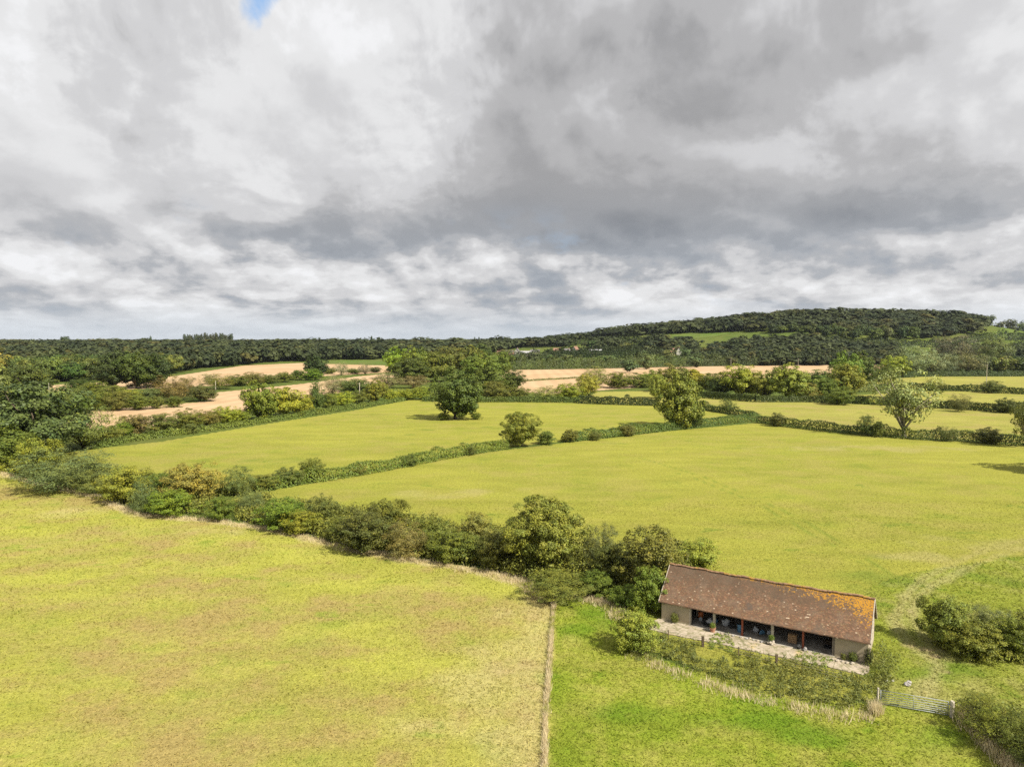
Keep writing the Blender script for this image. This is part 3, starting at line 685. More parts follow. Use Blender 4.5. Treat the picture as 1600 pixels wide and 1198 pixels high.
# row left of and below the first stubble field
RW = 'bushes and trees along the north side of the pasture'
rows = [('bush', 168, 690, 48, 26, 'olive', 'olive scrub bush right of the olive brown sallow'), ('bush', 188, 682, 34, 26, 'bright', 'light green bush at the left tip of the first stubble field'),
    ('bush', 218, 678, 50, 32, 'brown', 'dark brownish hawthorn below the first stubble field'), ('bush', 250, 676, 52, 32, 'olive', 'olive hawthorn right of the dark brownish one'),
    ('bush', 292, 670, 48, 34, 'mid', 'rounded green bush midway along the first stubble field'), ('bush', 326, 666, 44, 28, 'olive', 'greyish olive bush right of the rounded green one'),
    ('bush', 352, 662, 40, 30, 'yellow', 'yellow green bush left of the tall hedgerow maple'), ('bush', 372, 660, 34, 24, 'lime', 'low bright bush at the foot of the tall hedgerow maple'),
    ('bush', 472, 646, 40, 34, 'yellow', 'yellow bush left of the dark pointed tree'), ('bush', 512, 640, 30, 30, 'mid', 'dull green bush right of the dark pointed tree'),
    ('bush', 535, 635, 40, 28, 'yellow', 'yellow green bush midway between the pointed tree and the square bush'), ('bush', 560, 631, 30, 24, 'olive', 'olive bush left of the square bush'),
    ('bush', 610, 626, 30, 22, 'yellow', 'yellow bush right of the square bush'), ('bush', 636, 624, 36, 20, 'lime', 'low light bush before the grey willows'), ('bush', 662, 624, 34, 24, 'yellow', 'yellow green bush left of the solitary oak crown'),
    ('bush', 775, 626, 50, 36, 'olive', 'olive bush right behind the solitary oak'), ('bush', 806, 625, 44, 28, 'mid', 'dark green bush left of the middle stubble field'),
    ('twiggy', 850, 626, 50, 28, (0.118, 0.134, 0.032), 'feathery olive bush below the middle stubble field'), ('bush', 890, 626, 50, 32, 'lime', 'bright yellow green bush below the middle stubble field'),
    ('bush', 915, 618, 46, 40, (0.157, 0.158, 0.025), 'yellow tipped bush at the right corner of the middle stubble field'), ('twiggy', 930, 604, 50, 38, (0.134, 0.141, 0.039), 'thin topped pale bush at the end of the middle stubble field'),
    ('bush', 965, 606, 46, 28, 'mid', 'green bush above the small pasture'), ('bush', 1000, 605, 50, 26, 'olive', 'olive bush above the right part of the small pasture')]
for i, (k, px, py, w, h, pal, lb) in enumerate(rows): B(k, px, py, w * .95, h * .84, pal, lb, i, group=RW)
T('oak', 403, 656, 54, 56, (0.095, 0.113, 0.016), 'tall yellow green maple in the hedge left of the yellow bushes', 0, 1, group=RW)
T('oak', 446, 650, 56, 42, 'yellow', 'broad yellow maple right of the tall hedgerow maple', 3, group=RW)
T('cone', 494, 643, 30, 44, (0.047, 0.064, 0.013), 'dark pointed tree in the hedge before the second stubble field', 0, group=RW)
T('oak', 588, 628, 36, 34, (0.102, 0.116, 0.013), 'square dark and yellow tree in the hedge left of the solitary oak', 1, group=RW)
T('willow', 519, 615, 34, 30, (0.150, 0.137, 0.064), 'bare looking pinkish grey willow left among the stubble fields', 0, name='willow_tree')
T('willow', 543, 608, 34, 20, (0.134, 0.134, 0.057), 'small grey willow above the second stubble field', 1, name='willow_tree')
T('willow', 606, 606, 48, 24, (0.118, 0.116, 0.048), 'round grey brown willow left of the dark copse', 2, name='willow_tree')
T('willow', 645, 606, 50, 20, (0.134, 0.125, 0.051), 'pale brown willow right of the round grey brown one', 0, name='willow_tree')
T('oak', 494, 589, 38, 32, 'deep', 'dark oak tree on the bank between the stubble fields', 2)
for i, (px, py, w, h, pal, lb) in enumerate([(533, 586, 22, 20, (0.157, 0.150, 0.077), 'left one of two bleached small trees by the far stubble field'), (570, 585, 20, 18, (0.165, 0.150, 0.077), 'right one of two bleached small trees by the far stubble field')]):
    T('willow', px, py, w, h, pal, lb, i, name='willow_tree')
# copse in the centre
CP = 'trees of the copse behind the solitary oak'
for i, (px, py, w, h, pal, lb) in enumerate([(622, 592, 52, 48, 'lime', 'bright topped tree at the left end of the copse'), (650, 596, 54, 54, (0.079, 0.106, 0.014), 'tall green tree second from left in the copse'),
    (640, 600, 60, 40, 'dark', 'dark rounded tree in front of the bright topped copse tree'), (680, 596, 54, 46, 'mid', 'green copse tree left of the solitary oak crown'), (697, 588, 60, 46, 'olive', 'olive copse tree behind the solitary oak'),
    (737, 592, 56, 50, 'olive', 'olive brown copse tree right above the solitary oak'), (752, 602, 60, 50, (0.079, 0.100, 0.016), 'rounded green copse tree right of the solitary oak'), (765, 615, 60, 42, 'mid', 'broad green tree at the front of the copse'),
    (778, 590, 44, 40, 'mid', 'rear right tree of the copse'), (800, 612, 40, 34, 'dark', 'dark tree at the right end of the copse'), (747, 576, 50, 38, 'dark', 'dark far tree of the copse below the twin poplars'), (715, 574, 50, 30, 'olive', 'far olive tree of the copse left of the dark far tree')]):
    T('oak', px, py, w, h, pal, lb, i, group=CP)
# trees on the bank at left
BK = 'trees and scrub on the bank between the stubble fields'
for i, (k, px, py, w, h, pal, lb) in enumerate([('oak', 180, 607, 56, 50, 'deep', 'left one of the dark parasol oaks in front of the far stubble'), ('oak', 212, 607, 54, 52, 'dark', 'middle one of the dark parasol oaks in front of the far stubble'),
    ('oak', 240, 605, 50, 46, 'deep', 'right one of the dark parasol oaks in front of the far stubble')]):
    T(k, px, py, w, h, pal, lb, i, group=BK, name='oak_tree')
bank = [(105, 634, 56, 30, (0.102, 0.125, 0.032), 'twiggy'), (130, 616, 44, 24, 'dark', 'bush'), (152, 622, 40, 24, 'mid', 'bush'), (175, 626, 40, 22, 'olive', 'bush'), (200, 630, 44, 22, (0.134, 0.141, 0.019), 'bush'), (150, 641, 44, 28, 'mid', 'bush'), (185, 641, 40, 28, 'olive', 'bush'), (120, 648, 40, 28, 'mid', 'bush'),
    (232, 630, 34, 22, (0.079, 0.100, 0.032), 'bush'), (268, 628, 56, 40, 'brown', 'twiggy'), (290, 624, 44, 34, (0.110, 0.109, 0.045), 'twiggy'), (315, 627, 46, 26, (0.055, 0.071, 0.019), 'bush'), (218, 640, 34, 22, 'mid', 'bush'), (246, 638, 30, 18, 'olive', 'bush'), (275, 636, 30, 16, 'mid', 'bush'),
    (345, 608, 46, 24, 'mid', 'twiggy'), (372, 603, 34, 18, 'mid', 'bush'), (395, 601, 36, 20, 'olive', 'bush'), (420, 599, 34, 14, 'mid', 'bush'), (445, 597, 34, 16, 'mid', 'bush'), (468, 594, 30, 16, 'mid', 'bush'), (488, 594, 36, 18, 'bright', 'bush'),
    (515, 584, 26, 10, 'mid', 'bush'), (552, 584, 30, 9, 'mid', 'bush'), (585, 582, 24, 9, 'dark', 'bush'), (327, 600, 30, 16, 'silver', 'twiggy')]
bl = ['pale grey bush', 'dark round bush', 'green bush', 'olive bush', 'yellow tinged bush', 'low green bush']
for i, (px, py, w, h, pal, k) in enumerate(bank):
    B(k, px, py, w * .92, h * .95, pal, 'one of the scrub bushes on the bank between the left stubble fields', i, group=BK)
B('bush', 560, 618, 56, 26, (0.062, 0.084, 0.022), 'dark olive thicket left of the square tree', 1, group=BK); B('bush', 535, 612, 36, 16, 'olive', 'olive thicket behind the second stubble field', 2, group=BK)
# row behind the right pastures
RR = 'trees and bushes along the far hedge of the right pastures'
for i, (k, px, py, w, h, pal, lb) in enumerate([('oak', 1020, 603, 40, 24, 'lime', 'bright lime tree behind the yellowish hedgerow oak'), ('oak', 1052, 612, 60, 42, (.125, .115, .026), 'rusty topped tree behind the yellowish hedgerow oak'),
    ('oak', 1085, 612, 44, 34, 'yellow', 'yellow tree right behind the hedgerow oak'), ('oak', 1112, 614, 36, 30, 'mid', 'green tree left of the broad bright tree'),
    ('oak', 1158, 620, 60, 48, (0.134, 0.158, 0.016), 'broad bright green tree midway along the far hedge'), ('oak', 1190, 622, 40, 38, (.150, .140, .024), 'golden tree between two broad bright trees'),
    ('oak', 1232, 624, 66, 52, (0.126, 0.150, 0.022), 'broad rounded bright tree with pointed top on the far hedge'), ('bush', 1122, 618, 50, 28, 'dark', 'dark low hedge bush left of the broad bright tree'),
    ('bush', 1262, 624, 34, 24, 'gold', 'orange tinted bush right of the pointed bright tree'), ('oak', 1280, 610, 44, 30, 'mid', 'green tree right of the pointed bright tree'),
    ('oak', 1320, 610, 44, 54, (0.102, 0.139, 0.019), 'tall fresh green tree at the left corner of the level pasture'), ('oak', 1345, 598, 38, 44, (0.055, 0.071, 0.013), 'dark tree right behind the tall fresh green tree'),
    ('oak', 1322, 618, 50, 44, (0.118, 0.134, 0.019), 'lower green tree at the foot of the tall fresh green tree'), ('bush', 1375, 596, 44, 24, 'mid', 'dark bush left of the silver willows'), ('oak', 1398, 590, 36, 30, 'yellow', 'yellow green tree left of the silver willows'),
    ('bush', 1290, 622, 46, 28, 'mid', 'low bush at the end of the far hedge'), ('bush', 1312, 632, 40, 26, 'mid', 'hedge bush below the tall fresh green tree')]):
    (T if k == 'oak' else B)(k, px, py, w, h, pal, lb, i, group=RR)
SW = 'pale willows behind the level pasture'
for i, (px, py, w, h, pal, lb) in enumerate([(1428, 588, 46, 46, (0.134, 0.150, 0.083), 'left silver willow behind the level pasture'), (1452, 587, 44, 40, (0.134, 0.150, 0.077), 'right silver willow behind the level pasture'), (1478, 586, 30, 30, (0.110, 0.116, 0.057), 'small grey willow right of the silver pair'),
    (1495, 578, 60, 50, (0.079, 0.079, 0.045), 'large purplish grey willow in the middle distance at right'), (1510, 585, 46, 34, (0.095, 0.104, 0.045), 'grey green willow below the purplish one'), (1552, 580, 44, 50, (0.087, 0.100, 0.032), 'tall thin olive willow right of the purplish one')]):
    T('willow', px, py, w, h, pal, lb, i, group=SW, name='willow_tree')

# ------------------------------------------------------------------ clipped hedges
def hedge(pxl, w, h, pal, label, dens=20, leaf=.17, seed=0, zn=.35, group='hedges between the pastures'):
    rs = np.random.RandomState(seed + 40); P = [gp(a, b) for a, b in pxl]
    seg = [(np.array(a), np.array(b)) for a, b in zip(P[:-1], P[1:])]; L = [np.linalg.norm(b[:2] - a[:2]) for a, b in seg]
    tot = sum(L); N = int(tot * (w + 2 * h) * dens)
    s = rs.rand(N) * tot; cum = np.concatenate([[0], np.cumsum(L)]); k = np.clip(np.searchsorted(cum, s) - 1, 0, len(seg) - 1)
    A = np.array([a for a, b in seg])[k]; Bb = np.array([b for a, b in seg])[k]; tt = ((s - cum[k]) / np.array(L)[k])[:, None]
    c = A + (Bb - A) * tt; d = (Bb - A); d[:, 2] = 0; d /= np.linalg.norm(d, axis=1, keepdims=True); nr = np.stack([d[:, 1], -d[:, 0], 0 * s], 1)
    hh = h * (.5 + zn * 1.9 * fbm(s, s * 0, 7, seed) + zn * 1.0 * (fbm(s, s * 0, 1.6, seed + 3))); hh = hh * (1 + .35 * _sm((vnoise(s, s * 0, 3.1, seed + 8) - .72) * 8))
    ww = w * (.8 + .45 * fbm(s, s * 0 + 9, 5, seed + 1)); r = rs.rand(N) * (2 * h + w)
    lat = np.where(r < h, -.5, np.where(r > h + w, .5, (r - h) / w - .5)); zz = np.where(r < h, r / h, np.where(r > h + w, (2 * h + w - r) / h, 1.))
    bul = 1 - .35 * zz ** 3
    pos = c + nr * (lat * ww * bul + rs.normal(size=N) * .22)[:, None]; pos[:, 2] = hgt(pos[:, 0], pos[:, 1]) + np.maximum(.03, zz * hh + rs.normal(size=N) * .13 + .35 * rs.rand(N) ** 6)
    n = nr * np.sign(lat)[:, None] * (zz < 1)[:, None] + np.array([0, 0, 1.]) * (.3 + (zz >= .98))[:, None] + rs.normal(size=(N, 3)) * .32
    V, Fc = quads_from(pos, n, leaf * rs.uniform(.6, 1.4, N), rs)
    o = P[0]; V = V - o
    cvv = np.clip(fbm(s, lat * 3, 7, seed + 5) * 2.4 - .7 + rs.normal(size=N) * .05, 0, 1)
    ob = mobj('hedge', npmesh('hedge', V, Fc, [LEAF], dict(lv=('FACE', .1 + .45 * rs.rand(N)), cv=('FACE', cvv * .55))), None, tuple(o)); c = PAL[pal] if isinstance(pal, str) else pal
    ob.color = (*c, 1); tag(ob, label, 'hedge', group); return ob
hedge([(395, 768), (450, 758), (510, 750), (600, 734), (700, 715), (790, 700)], 3.0, 2.1, (0.089, 0.115, 0.018), 'long clipped hedge running from the scrub up to the small maple', 26, .17, 1)
hedge([(882, 690), (960, 682), (1040, 672), (1110, 664), (1185, 656)], 3.0, 2.3, (0.073, 0.096, 0.018), 'clipped hedge right of the gap, passing the yellowish oak', 24, .2, 2)
hedge([(1185, 660), (1240, 668), (1300, 675), (1350, 679), (1420, 686), (1500, 689), (1600, 697), (1700, 702)], 2.6, 2.2, (0.055, 0.073, 0.014), 'dark hedge along the right end of the near pasture below the pale ash', 22, .2, 3, .5)
hedge([(1090, 636), (1110, 642), (1150, 648), (1180, 654)], 3, 2.2, (0.066, 0.088, 0.018), 'short curved hedge right of the yellowish oak', 16, .26, 4)
hedge([(1310, 628), (1360, 632), (1440, 636), (1520, 641), (1600, 646), (1700, 650)], 3, 3.2, (0.044, 0.058, 0.012), 'thick dark hedge behind the pale ash tree', 14, .28, 5)
hedge([(1330, 614), (1400, 607), (1450, 609), (1520, 612), (1600, 616), (1700, 620)], 3, 2.6, (0.059, 0.076, 0.016), 'thin hedge between the level and the narrow pasture', 12, .3, 6, .5)
hedge([(1380, 592), (1440, 588), (1520, 588), (1600, 588), (1700, 588)], 4, 4.2, (0.041, 0.055, 0.012), 'dark straight hedge under the willows at right', 9, .42, 7)
hedge([(905, 630), (960, 632), (1030, 634)], 3, 3.2, (0.033, 0.045, 0.011), 'dark hedge below the small pasture', 12, .3, 8)
hedge([(140, 702), (200, 690), (300, 676), (400, 662), (500, 646), (560, 637), (630, 626)], 2.5, 1.5, (0.089, 0.115, 0.021), 'low hedge bottom under the bushes north of the pasture', 14, .26, 9)
hedge([(660, 627), (730, 628), (800, 628), (905, 629)], 3, 2.2, (0.066, 0.088, 0.016), 'low hedge behind the solitary oak', 14, .28, 10)
hedge([(1100, 622), (1180, 628), (1260, 628), (1330, 630)], 3, 3, (0.044, 0.058, 0.011), 'dark hedge foot below the bright trees on the right', 10, .3, 11)
hedge([(790, 578), (870, 577), (980, 575), (1090, 572), (1200, 571), (1300, 569), (1410, 570)], 5, 6, (0.041, 0.053, 0.012), 'tall hedge along the far side of the middle stubble field', 4, .6, 12, .9)
hedge([(800, 597), (850, 594), (920, 590)], 1.5, 1.0, (0.089, 0.100, 0.021), 'thin green strip of weeds across the middle stubble field', 10, .3, 13)
for i, q in enumerate([[(800, 563), (870, 558), (1000, 555), (1090, 554)], [(870, 553), (940, 551), (1090, 550)], [(880, 541), (930, 536), (1000, 534)], [(1010, 543), (1080, 541)], [(930, 548), (1000, 544)],
                       [(1290, 543), (1380, 541), (1470, 543), (1540, 532)], [(1540, 531), (1600, 531), (1680, 533)], [(850, 559), (1000, 559)], [(1480, 550), (1600, 546), (1700, 548)]]):
    hedge(q, 6, 5, (0.029, 0.040, 0.011), 'dark hedge dividing the far green fields at the foot of the wooded hill', 2.5, .8, 20 + i, .9, group='hedges of the far fields')

for i, (px, py, w, h) in enumerate([(1215, 666, 24, 20), (1355, 681, 28, 30), (1374, 683, 18, 22), (1480, 689, 26, 20), (1545, 693, 34, 22), (560, 742, 26, 18), (640, 728, 26, 17), (735, 711, 24, 15), (980, 681, 28, 18),
        (1500, 643, 28, 24), (1570, 645, 26, 20), (1460, 610, 28, 16), (1550, 614, 26, 16), (1135, 645, 26, 22), (300, 677, 26, 14), (930, 688, 22, 16)]):
    B(('bush', 'twiggy')[i % 2], px, py, w, h, ((.075, .085, .020), (.060, .072, .018), (.090, .095, .022))[i % 3], 'small untrimmed bush standing out of one of the clipped field hedges', i, group='untrimmed bushes in the clipped hedges')
# ------------------------------------------------------------------ woods: nearest trees as objects, the rest as one mass
def woods():
    rs = np.random.RandomState(11); pts = []
    front = [(-300, 604), (-60, 604), (100, 597), (180, 594), (270, 585), (330, 575), (420, 566), (600, 561), (700, 556), (780, 554), (790, 548)]
    FW = wp(front); FPoly = FW + [(200, 2600), (-2600, 2600), (-1200, 500)]
    U = [(868, 534), (900, 529), (960, 526), (1000, 524), (1150, 519), (1230, 522), (1380, 534), (1530, 522), (1545, 470), (868, 470)]
    Lw = [(1085, 572), (1088, 560), (1120, 549), (1165, 541), (1230, 534), (1300, 538), (1380, 548), (1410, 552), (1410, 571)]
    FR = [(1400, 582), (1480, 560), (1540, 555), (1600, 555), (1760, 552), (1760, 582)]
    VL = [(770, 548), (830, 543), (888, 541), (888, 520), (770, 520)]
    MW = [(1000, 543), (1010, 535), (1080, 536), (1092, 545), (1085, 552), (1020, 552)]
    ML = [(900, 541), (975, 536), (985, 545), (930, 548)]
    ys = []; y = 480.
    while y < 2600:
        sp = 12.5 * max(1, (y / 820.)) ** 1.3 if y < 1600 or True else 30
        n = int(1.75 * y / sp) + 2
        xs = (np.arange(n) - n / 2) * sp + rs.uniform(-.4, .4, n) * sp; yy = y + rs.uniform(-.4, .4, n) * sp
        for x, yv in zip(xs, yy): pts.append((x, yv, sp))
        y += sp * .9
    A = np.array(pts); Z = hgt(A[:, 0], A[:, 1]); px, py = proj(A[:, 0], A[:, 1], Z)
    left = inpoly(A[:, 0], A[:, 1], FPoly) & (px < 792)
    hill = inpoly(px, py, U) & (A[:, 1] < 1500)
    rest = (inpoly(px, py, Lw) | inpoly(px, py, FR) | inpoly(px, py, VL) | inpoly(px, py, MW) | inpoly(px, py, ML)) & (A[:, 1] < 1600)
    beyond = (A[:, 1] > 1380) & (px > 780) & (rs.rand(len(A)) < .7) & (A[:, 1] < 2300) & (py < 540)
    ok = left | hill | rest | beyond
    ok &= (px > -140) & (px < 1740)
    A = A[ok]; Z = Z[ok]; px = px[ok]; py = py[ok]; reg = np.where(left[ok], 0, np.where(hill[ok], 1, 2))
    D = np.hypot(A[:, 0], A[:, 1]); order = np.argsort(D + 250 * (reg > 0) * 0)
    nobj = {0: 0, 1: 0, 2: 0}; lim = {0: 110, 1: 30, 2: 70}
    labs = {0: ('broadleaf tree in the front of the dark wood across the left middle distance', 'trees of the left wood'),
            1: ('tree along the lower edge of the wood on the hill', 'trees of the hill wood'), 2: ('tree in the belt below the wooded hill on the right', 'trees of the belt below the hill')}
    pals = [(0.035, 0.053, 0.013), (0.047, 0.066, 0.015), (0.060, 0.081, 0.017), (0.039, 0.060, 0.016), (0.073, 0.092, 0.020), (0.029, 0.046, 0.013), (0.062, 0.069, 0.020), (0.087, 0.101, 0.022)]  # dark forest greens, deepened in colour to stand in for cloud shadow too
    stuff = []
    for i in order:
        x, y, sp = A[i]; r = int(reg[i]); w = sp * rs.uniform(1.15, 1.6); h = rs.uniform(12.5, 18.5) * (1 if y < 1200 else 1.05)
        if rs.rand() < .07: h *= 1.2
        if r == 1: w *= 1.0; h = rs.uniform(10, 19)
        if r == 2: h = rs.uniform(9, 17)
        if nobj[r] < lim[r] and -30 < px[i] < 1630:
            nobj[r] += 1
            pl = pals[rs.randint(len(pals))]; pl = tuple(c * (.78 if r else .95) for c in pl)
            place_w('mid' if r == 0 else 'far', 'woodland_tree', (x, y, Z[i]), min(w, 17), h, pl, labs[r][0], 'tree', labs[r][1], rs.randint(5), parts=False)
        else: stuff.append((x, y, Z[i], w, h, rs.rand(), rs.uniform(0, 6.28), r))
    # low detail crowns merged
    pro = []
    for k in range(6):
        V, Fc, at, P, _ = crown(300 + k, nclump=11, nleaf=150, leaf=.13, cr=.24, zlo=.02, inner=.03, lump=.35, nj=.03); pro.append((V, at['lv']))
    S = np.array(stuff); Vs = []; tv = []; lv = []
    for k in range(len(S)):
        V, l = pro[k % 6]; x, y, z, w, h, t, a, r = S[k]; c, s = math.cos(a), math.sin(a)
        Vs.append(np.stack([(V[:, 0] * c - V[:, 1] * s) * w + x, (V[:, 0] * s + V[:, 1] * c) * w + y, V[:, 2] * h + z], 1)); tv.append(np.full(len(l), t * (1 if r == 0 else .8))); lv.append(l)
    V = np.vstack(Vs); N = len(V) // 4
    o = mobj('far_woodland', npmesh('far_woodland', V, np.arange(4 * N).reshape(-1, 4), [mat_wood_far((.026, .038, .015), (.072, .086, .028))], dict(tv=('FACE', np.concatenate(tv)), lv=('FACE', np.concatenate(lv)))))  # canopy colour is dark forest green with distant cloud shadow painted in
    tag(o, 'dark mass of woodland canopy behind the nearest trees and over the hill', 'woodland', kind='stuff')
    print('woods', nobj, len(S))
woods()
# single trees on the hill fields and skyline trees
rs_ = random.Random(3)
for i, (px, py, w, h) in enumerate([(905, 552, 22, 12), (930, 546, 24, 14), (952, 550, 16, 10), (978, 549, 20, 14), (1005, 560, 18, 12), (1012, 553, 20, 14), (1045, 563, 22, 16), (1072, 560, 20, 16), (860, 566, 16, 12), (885, 565, 20, 12),
        (835, 562, 20, 12), (810, 568, 26, 14), (950, 566, 30, 12), (1060, 552, 18, 12), (1035, 549, 14, 10), (1010, 577, 26, 22), (985, 582, 30, 20), (975, 572, 26, 12), (920, 573, 26, 12), (870, 573, 26, 11), (1085, 574, 26, 20), (790, 566, 24, 20)]):
    place('far', 'field_tree', px, py, w, h, (.055, .07, .025) if i % 3 else (.08, .09, .03), 'round tree in the hedges of the far fields left of the belt of trees', 'tree', 'trees in the hedges of the far fields', i, parts=False)
def skyline(kind, name, px, ybase, ytop, w, D, pal, label, group, var=0):
    x = (px - CX) / F * D; z = float(hgt(x, D)); pb = proj(x, D, z)[1]
    h = (pb - ytop) * D / F
    place_w(kind, name, (x, D, z), w * D / F, h, pal, label, 'tree', group, var, parts=False)
for i in range(19):
    px = 290 + i * 4.0 + rs_.uniform(-.8, .8)
    skyline('scots', 'pine_tree', px, 0, 521.8 + rs_.uniform(-1.2, 1.5) - (1 if 6 < i < 16 else 0), 5.2, 1500 + rs_.uniform(-15, 15), (.035, .042, .022), 'dark tall pine in the row standing above the left horizon', 'row of pines on the left horizon', i)
skyline('poplar', 'poplar_tree', 581, 0, 525, 5, 1250, 'deep', 'tallest single poplar on the skyline left of centre', None)
skyline('poplar', 'poplar_tree', 593, 0, 527, 3, 1250, 'deep', 'left of two short thin poplars right of the tallest poplar', None, 1)
skyline('poplar', 'poplar_tree', 597, 0, 527, 3, 1250, 'deep', 'right of two short thin poplars right of the tallest poplar', None)
skyline('poplar', 'poplar_tree', 741.5, 0, 526.5, 4, 1250, 'deep', 'left poplar of the twin poplars over the copse', None, 1)
skyline('poplar', 'poplar_tree', 748.5, 0, 526.5, 4, 1250, 'deep', 'right poplar of the twin poplars over the copse', None)
skyline('poplar', 'conifer_tree', 236.5, 0, 525, 5, 1250, 'deep', 'pointed dark conifer on the horizon left of the pine row', None, 1)
skyline('scots', 'pine_tree', 103, 0, 525.5, 12, 1350, 'deep', 'wide flat topped tree on the left horizon', None)
skyline('far', 'skyline_tree', 1545, 0, 493, 24, 1250, (.05, .06, .025), 'round tree on the skyline right of the wooded hill', None)
for i, px in enumerate((1563, 1578, 1592, 1607)): skyline('far', 'skyline_tree', px, 0, 501 - i % 2 * 2, 18, 1280, (.055, .065, .03), 'tree in the row on the skyline at the right edge', 'skyline trees at the right edge', i)

# ------------------------------------------------------------------ undergrowth, weeds and straw grass
def band_cloud(name, label, poly, mat_pal, dens, h, leaf, seed, cat='undergrowth', col=None, asp=.62, blade=False, gap=None):
    rs = np.random.RandomState(seed); P = wp(poly); xs = [p[0] for p in P]; ys = [p[1] for p in P]
    N = int((max(xs) - min(xs)) * (max(ys) - min(ys)) * dens)
    PD = 5. if h > 1 else 7; nc = int((max(xs) - min(xs)) * (max(ys) - min(ys)) * PD); cx = rs.uniform(min(xs), max(xs), nc); cy = rs.uniform(min(ys), max(ys), nc)
    wob = (fbm(cx, cy, 3.5, seed + 20) - .5) * 2.4; k = inpoly(cx + wob * .8, cy + wob, P) & (fbm(cx, cy, 4.5, seed + 30) > .40); cx, cy = cx[k], cy[k]; nc = len(cx); area = nc / PD; N = int(area * dens)
    ch = h * rs.uniform(.45, 1., nc) * (.45 + 1.1 * fbm(cx, cy, 5, seed)); crr = (.25 + .5 * rs.rand(nc)) * (1 if h > 1 else .5); ccv = rs.rand(nc)
    i = rs.randint(0, nc, N); d = rs.normal(size=(N, 3)); d /= np.linalg.norm(d, axis=1, keepdims=True); d[:, 2] = np.abs(d[:, 2])
    x = cx[i] + d[:, 0] * crr[i]; y = cy[i] + d[:, 1] * crr[i]; z = np.maximum(.03, ch[i] * (d[:, 2] * .75 + .25 * rs.rand(N)))
    pos = np.stack([x, y, z], 1)
    n = d + rs.normal(size=(N, 3)) * (.6 if blade else .45) + [0, 0, .2]
    V, Fc = quads_from(pos, n, leaf * rs.uniform(.6, 1.4, N), rs, asp); V[:, 2] = np.maximum(V[:, 2], .006)
    o = mobj(name, npmesh(name, V, Fc, [LEAF], dict(lv=('FACE', rs.rand(N)), cv=('FACE', np.clip(.6 * ccv[i] + .8 * fbm(x, y, 3.5, seed + 9) - .2, 0, 1))))); c = PAL[mat_pal] if isinstance(mat_pal, str) else mat_pal
    o.color = (*c, 1); tag(o, label, cat, kind='stuff'); return o
band_cloud('undergrowth', 'tangled green undergrowth and brambles along the near hedgerow', [(-60, 725), (0, 733), (60, 748), (150, 768), (220, 797), (330, 807), (440, 823), (530, 846), (620, 864), (700, 877), (780, 890), (830, 912), (880, 930), (960, 925), (1010, 940), (1032, 930), (1040, 885), (1000, 870), (920, 855),
    (800, 834), (700, 822), (640, 810), (520, 796), (440, 784), (400, 774), (330, 762), (230, 748), (150, 732), (80, 712), (0, 700), (-60, 695)], (.095, .102, .020), 85, 2.5, .15, 5)
band_cloud('undergrowth', 'low brambles between the bushes right of the barn track', [(1450, 990), (1475, 975), (1540, 985), (1640, 1000), (1640, 1045), (1560, 1040), (1500, 1022), (1460, 1008)], (.11, .125, .024), 90, 1.6, .13, 12)
band_cloud('undergrowth', 'tangled brambles along the hedge right of the gate', [(1492, 1108), (1540, 1100), (1600, 1118), (1680, 1150), (1700, 1230), (1640, 1225), (1580, 1180), (1530, 1145), (1500, 1125)], (.10, .115, .024), 90, 1.7, .13, 13)
band_cloud('weeds', 'dense weeds, thistles and docks in front of the barn apron', [(965, 1000), (1010, 986), (1060, 999), (1130, 1013), (1200, 1030), (1280, 1045), (1340, 1058), (1372, 1048), (1395, 1062), (1385, 1092), (1366, 1112), (1300, 1104), (1220, 1088), (1150, 1070), (1080, 1050), (1000, 1030)],
    (.085, .090, .024), 150, .85, .10, 6, 'weeds', asp=.3, blade=True)
band_cloud('weeds', 'tall weeds at the right gable corner of the barn', [(1352, 1050), (1362, 1030), (1378, 1005), (1388, 1000), (1398, 1030), (1404, 1052), (1390, 1068), (1365, 1070)], (.085, .10, .022), 150, 1.5, .10, 8, 'weeds', asp=.3, blade=True)
band_cloud('weeds', 'green weeds growing through the concrete apron', [(1105, 1000), (1128, 990), (1150, 1010), (1140, 1022), (1110, 1014)], (.11, .13, .02), 260, .3, .06, 9, 'weeds')
band_cloud('weeds', 'green weeds on the right part of the apron', [(1250, 1016), (1275, 1018), (1300, 1030), (1290, 1042), (1262, 1036), (1244, 1026)], (.11, .13, .02), 260, .3, .06, 10, 'weeds')

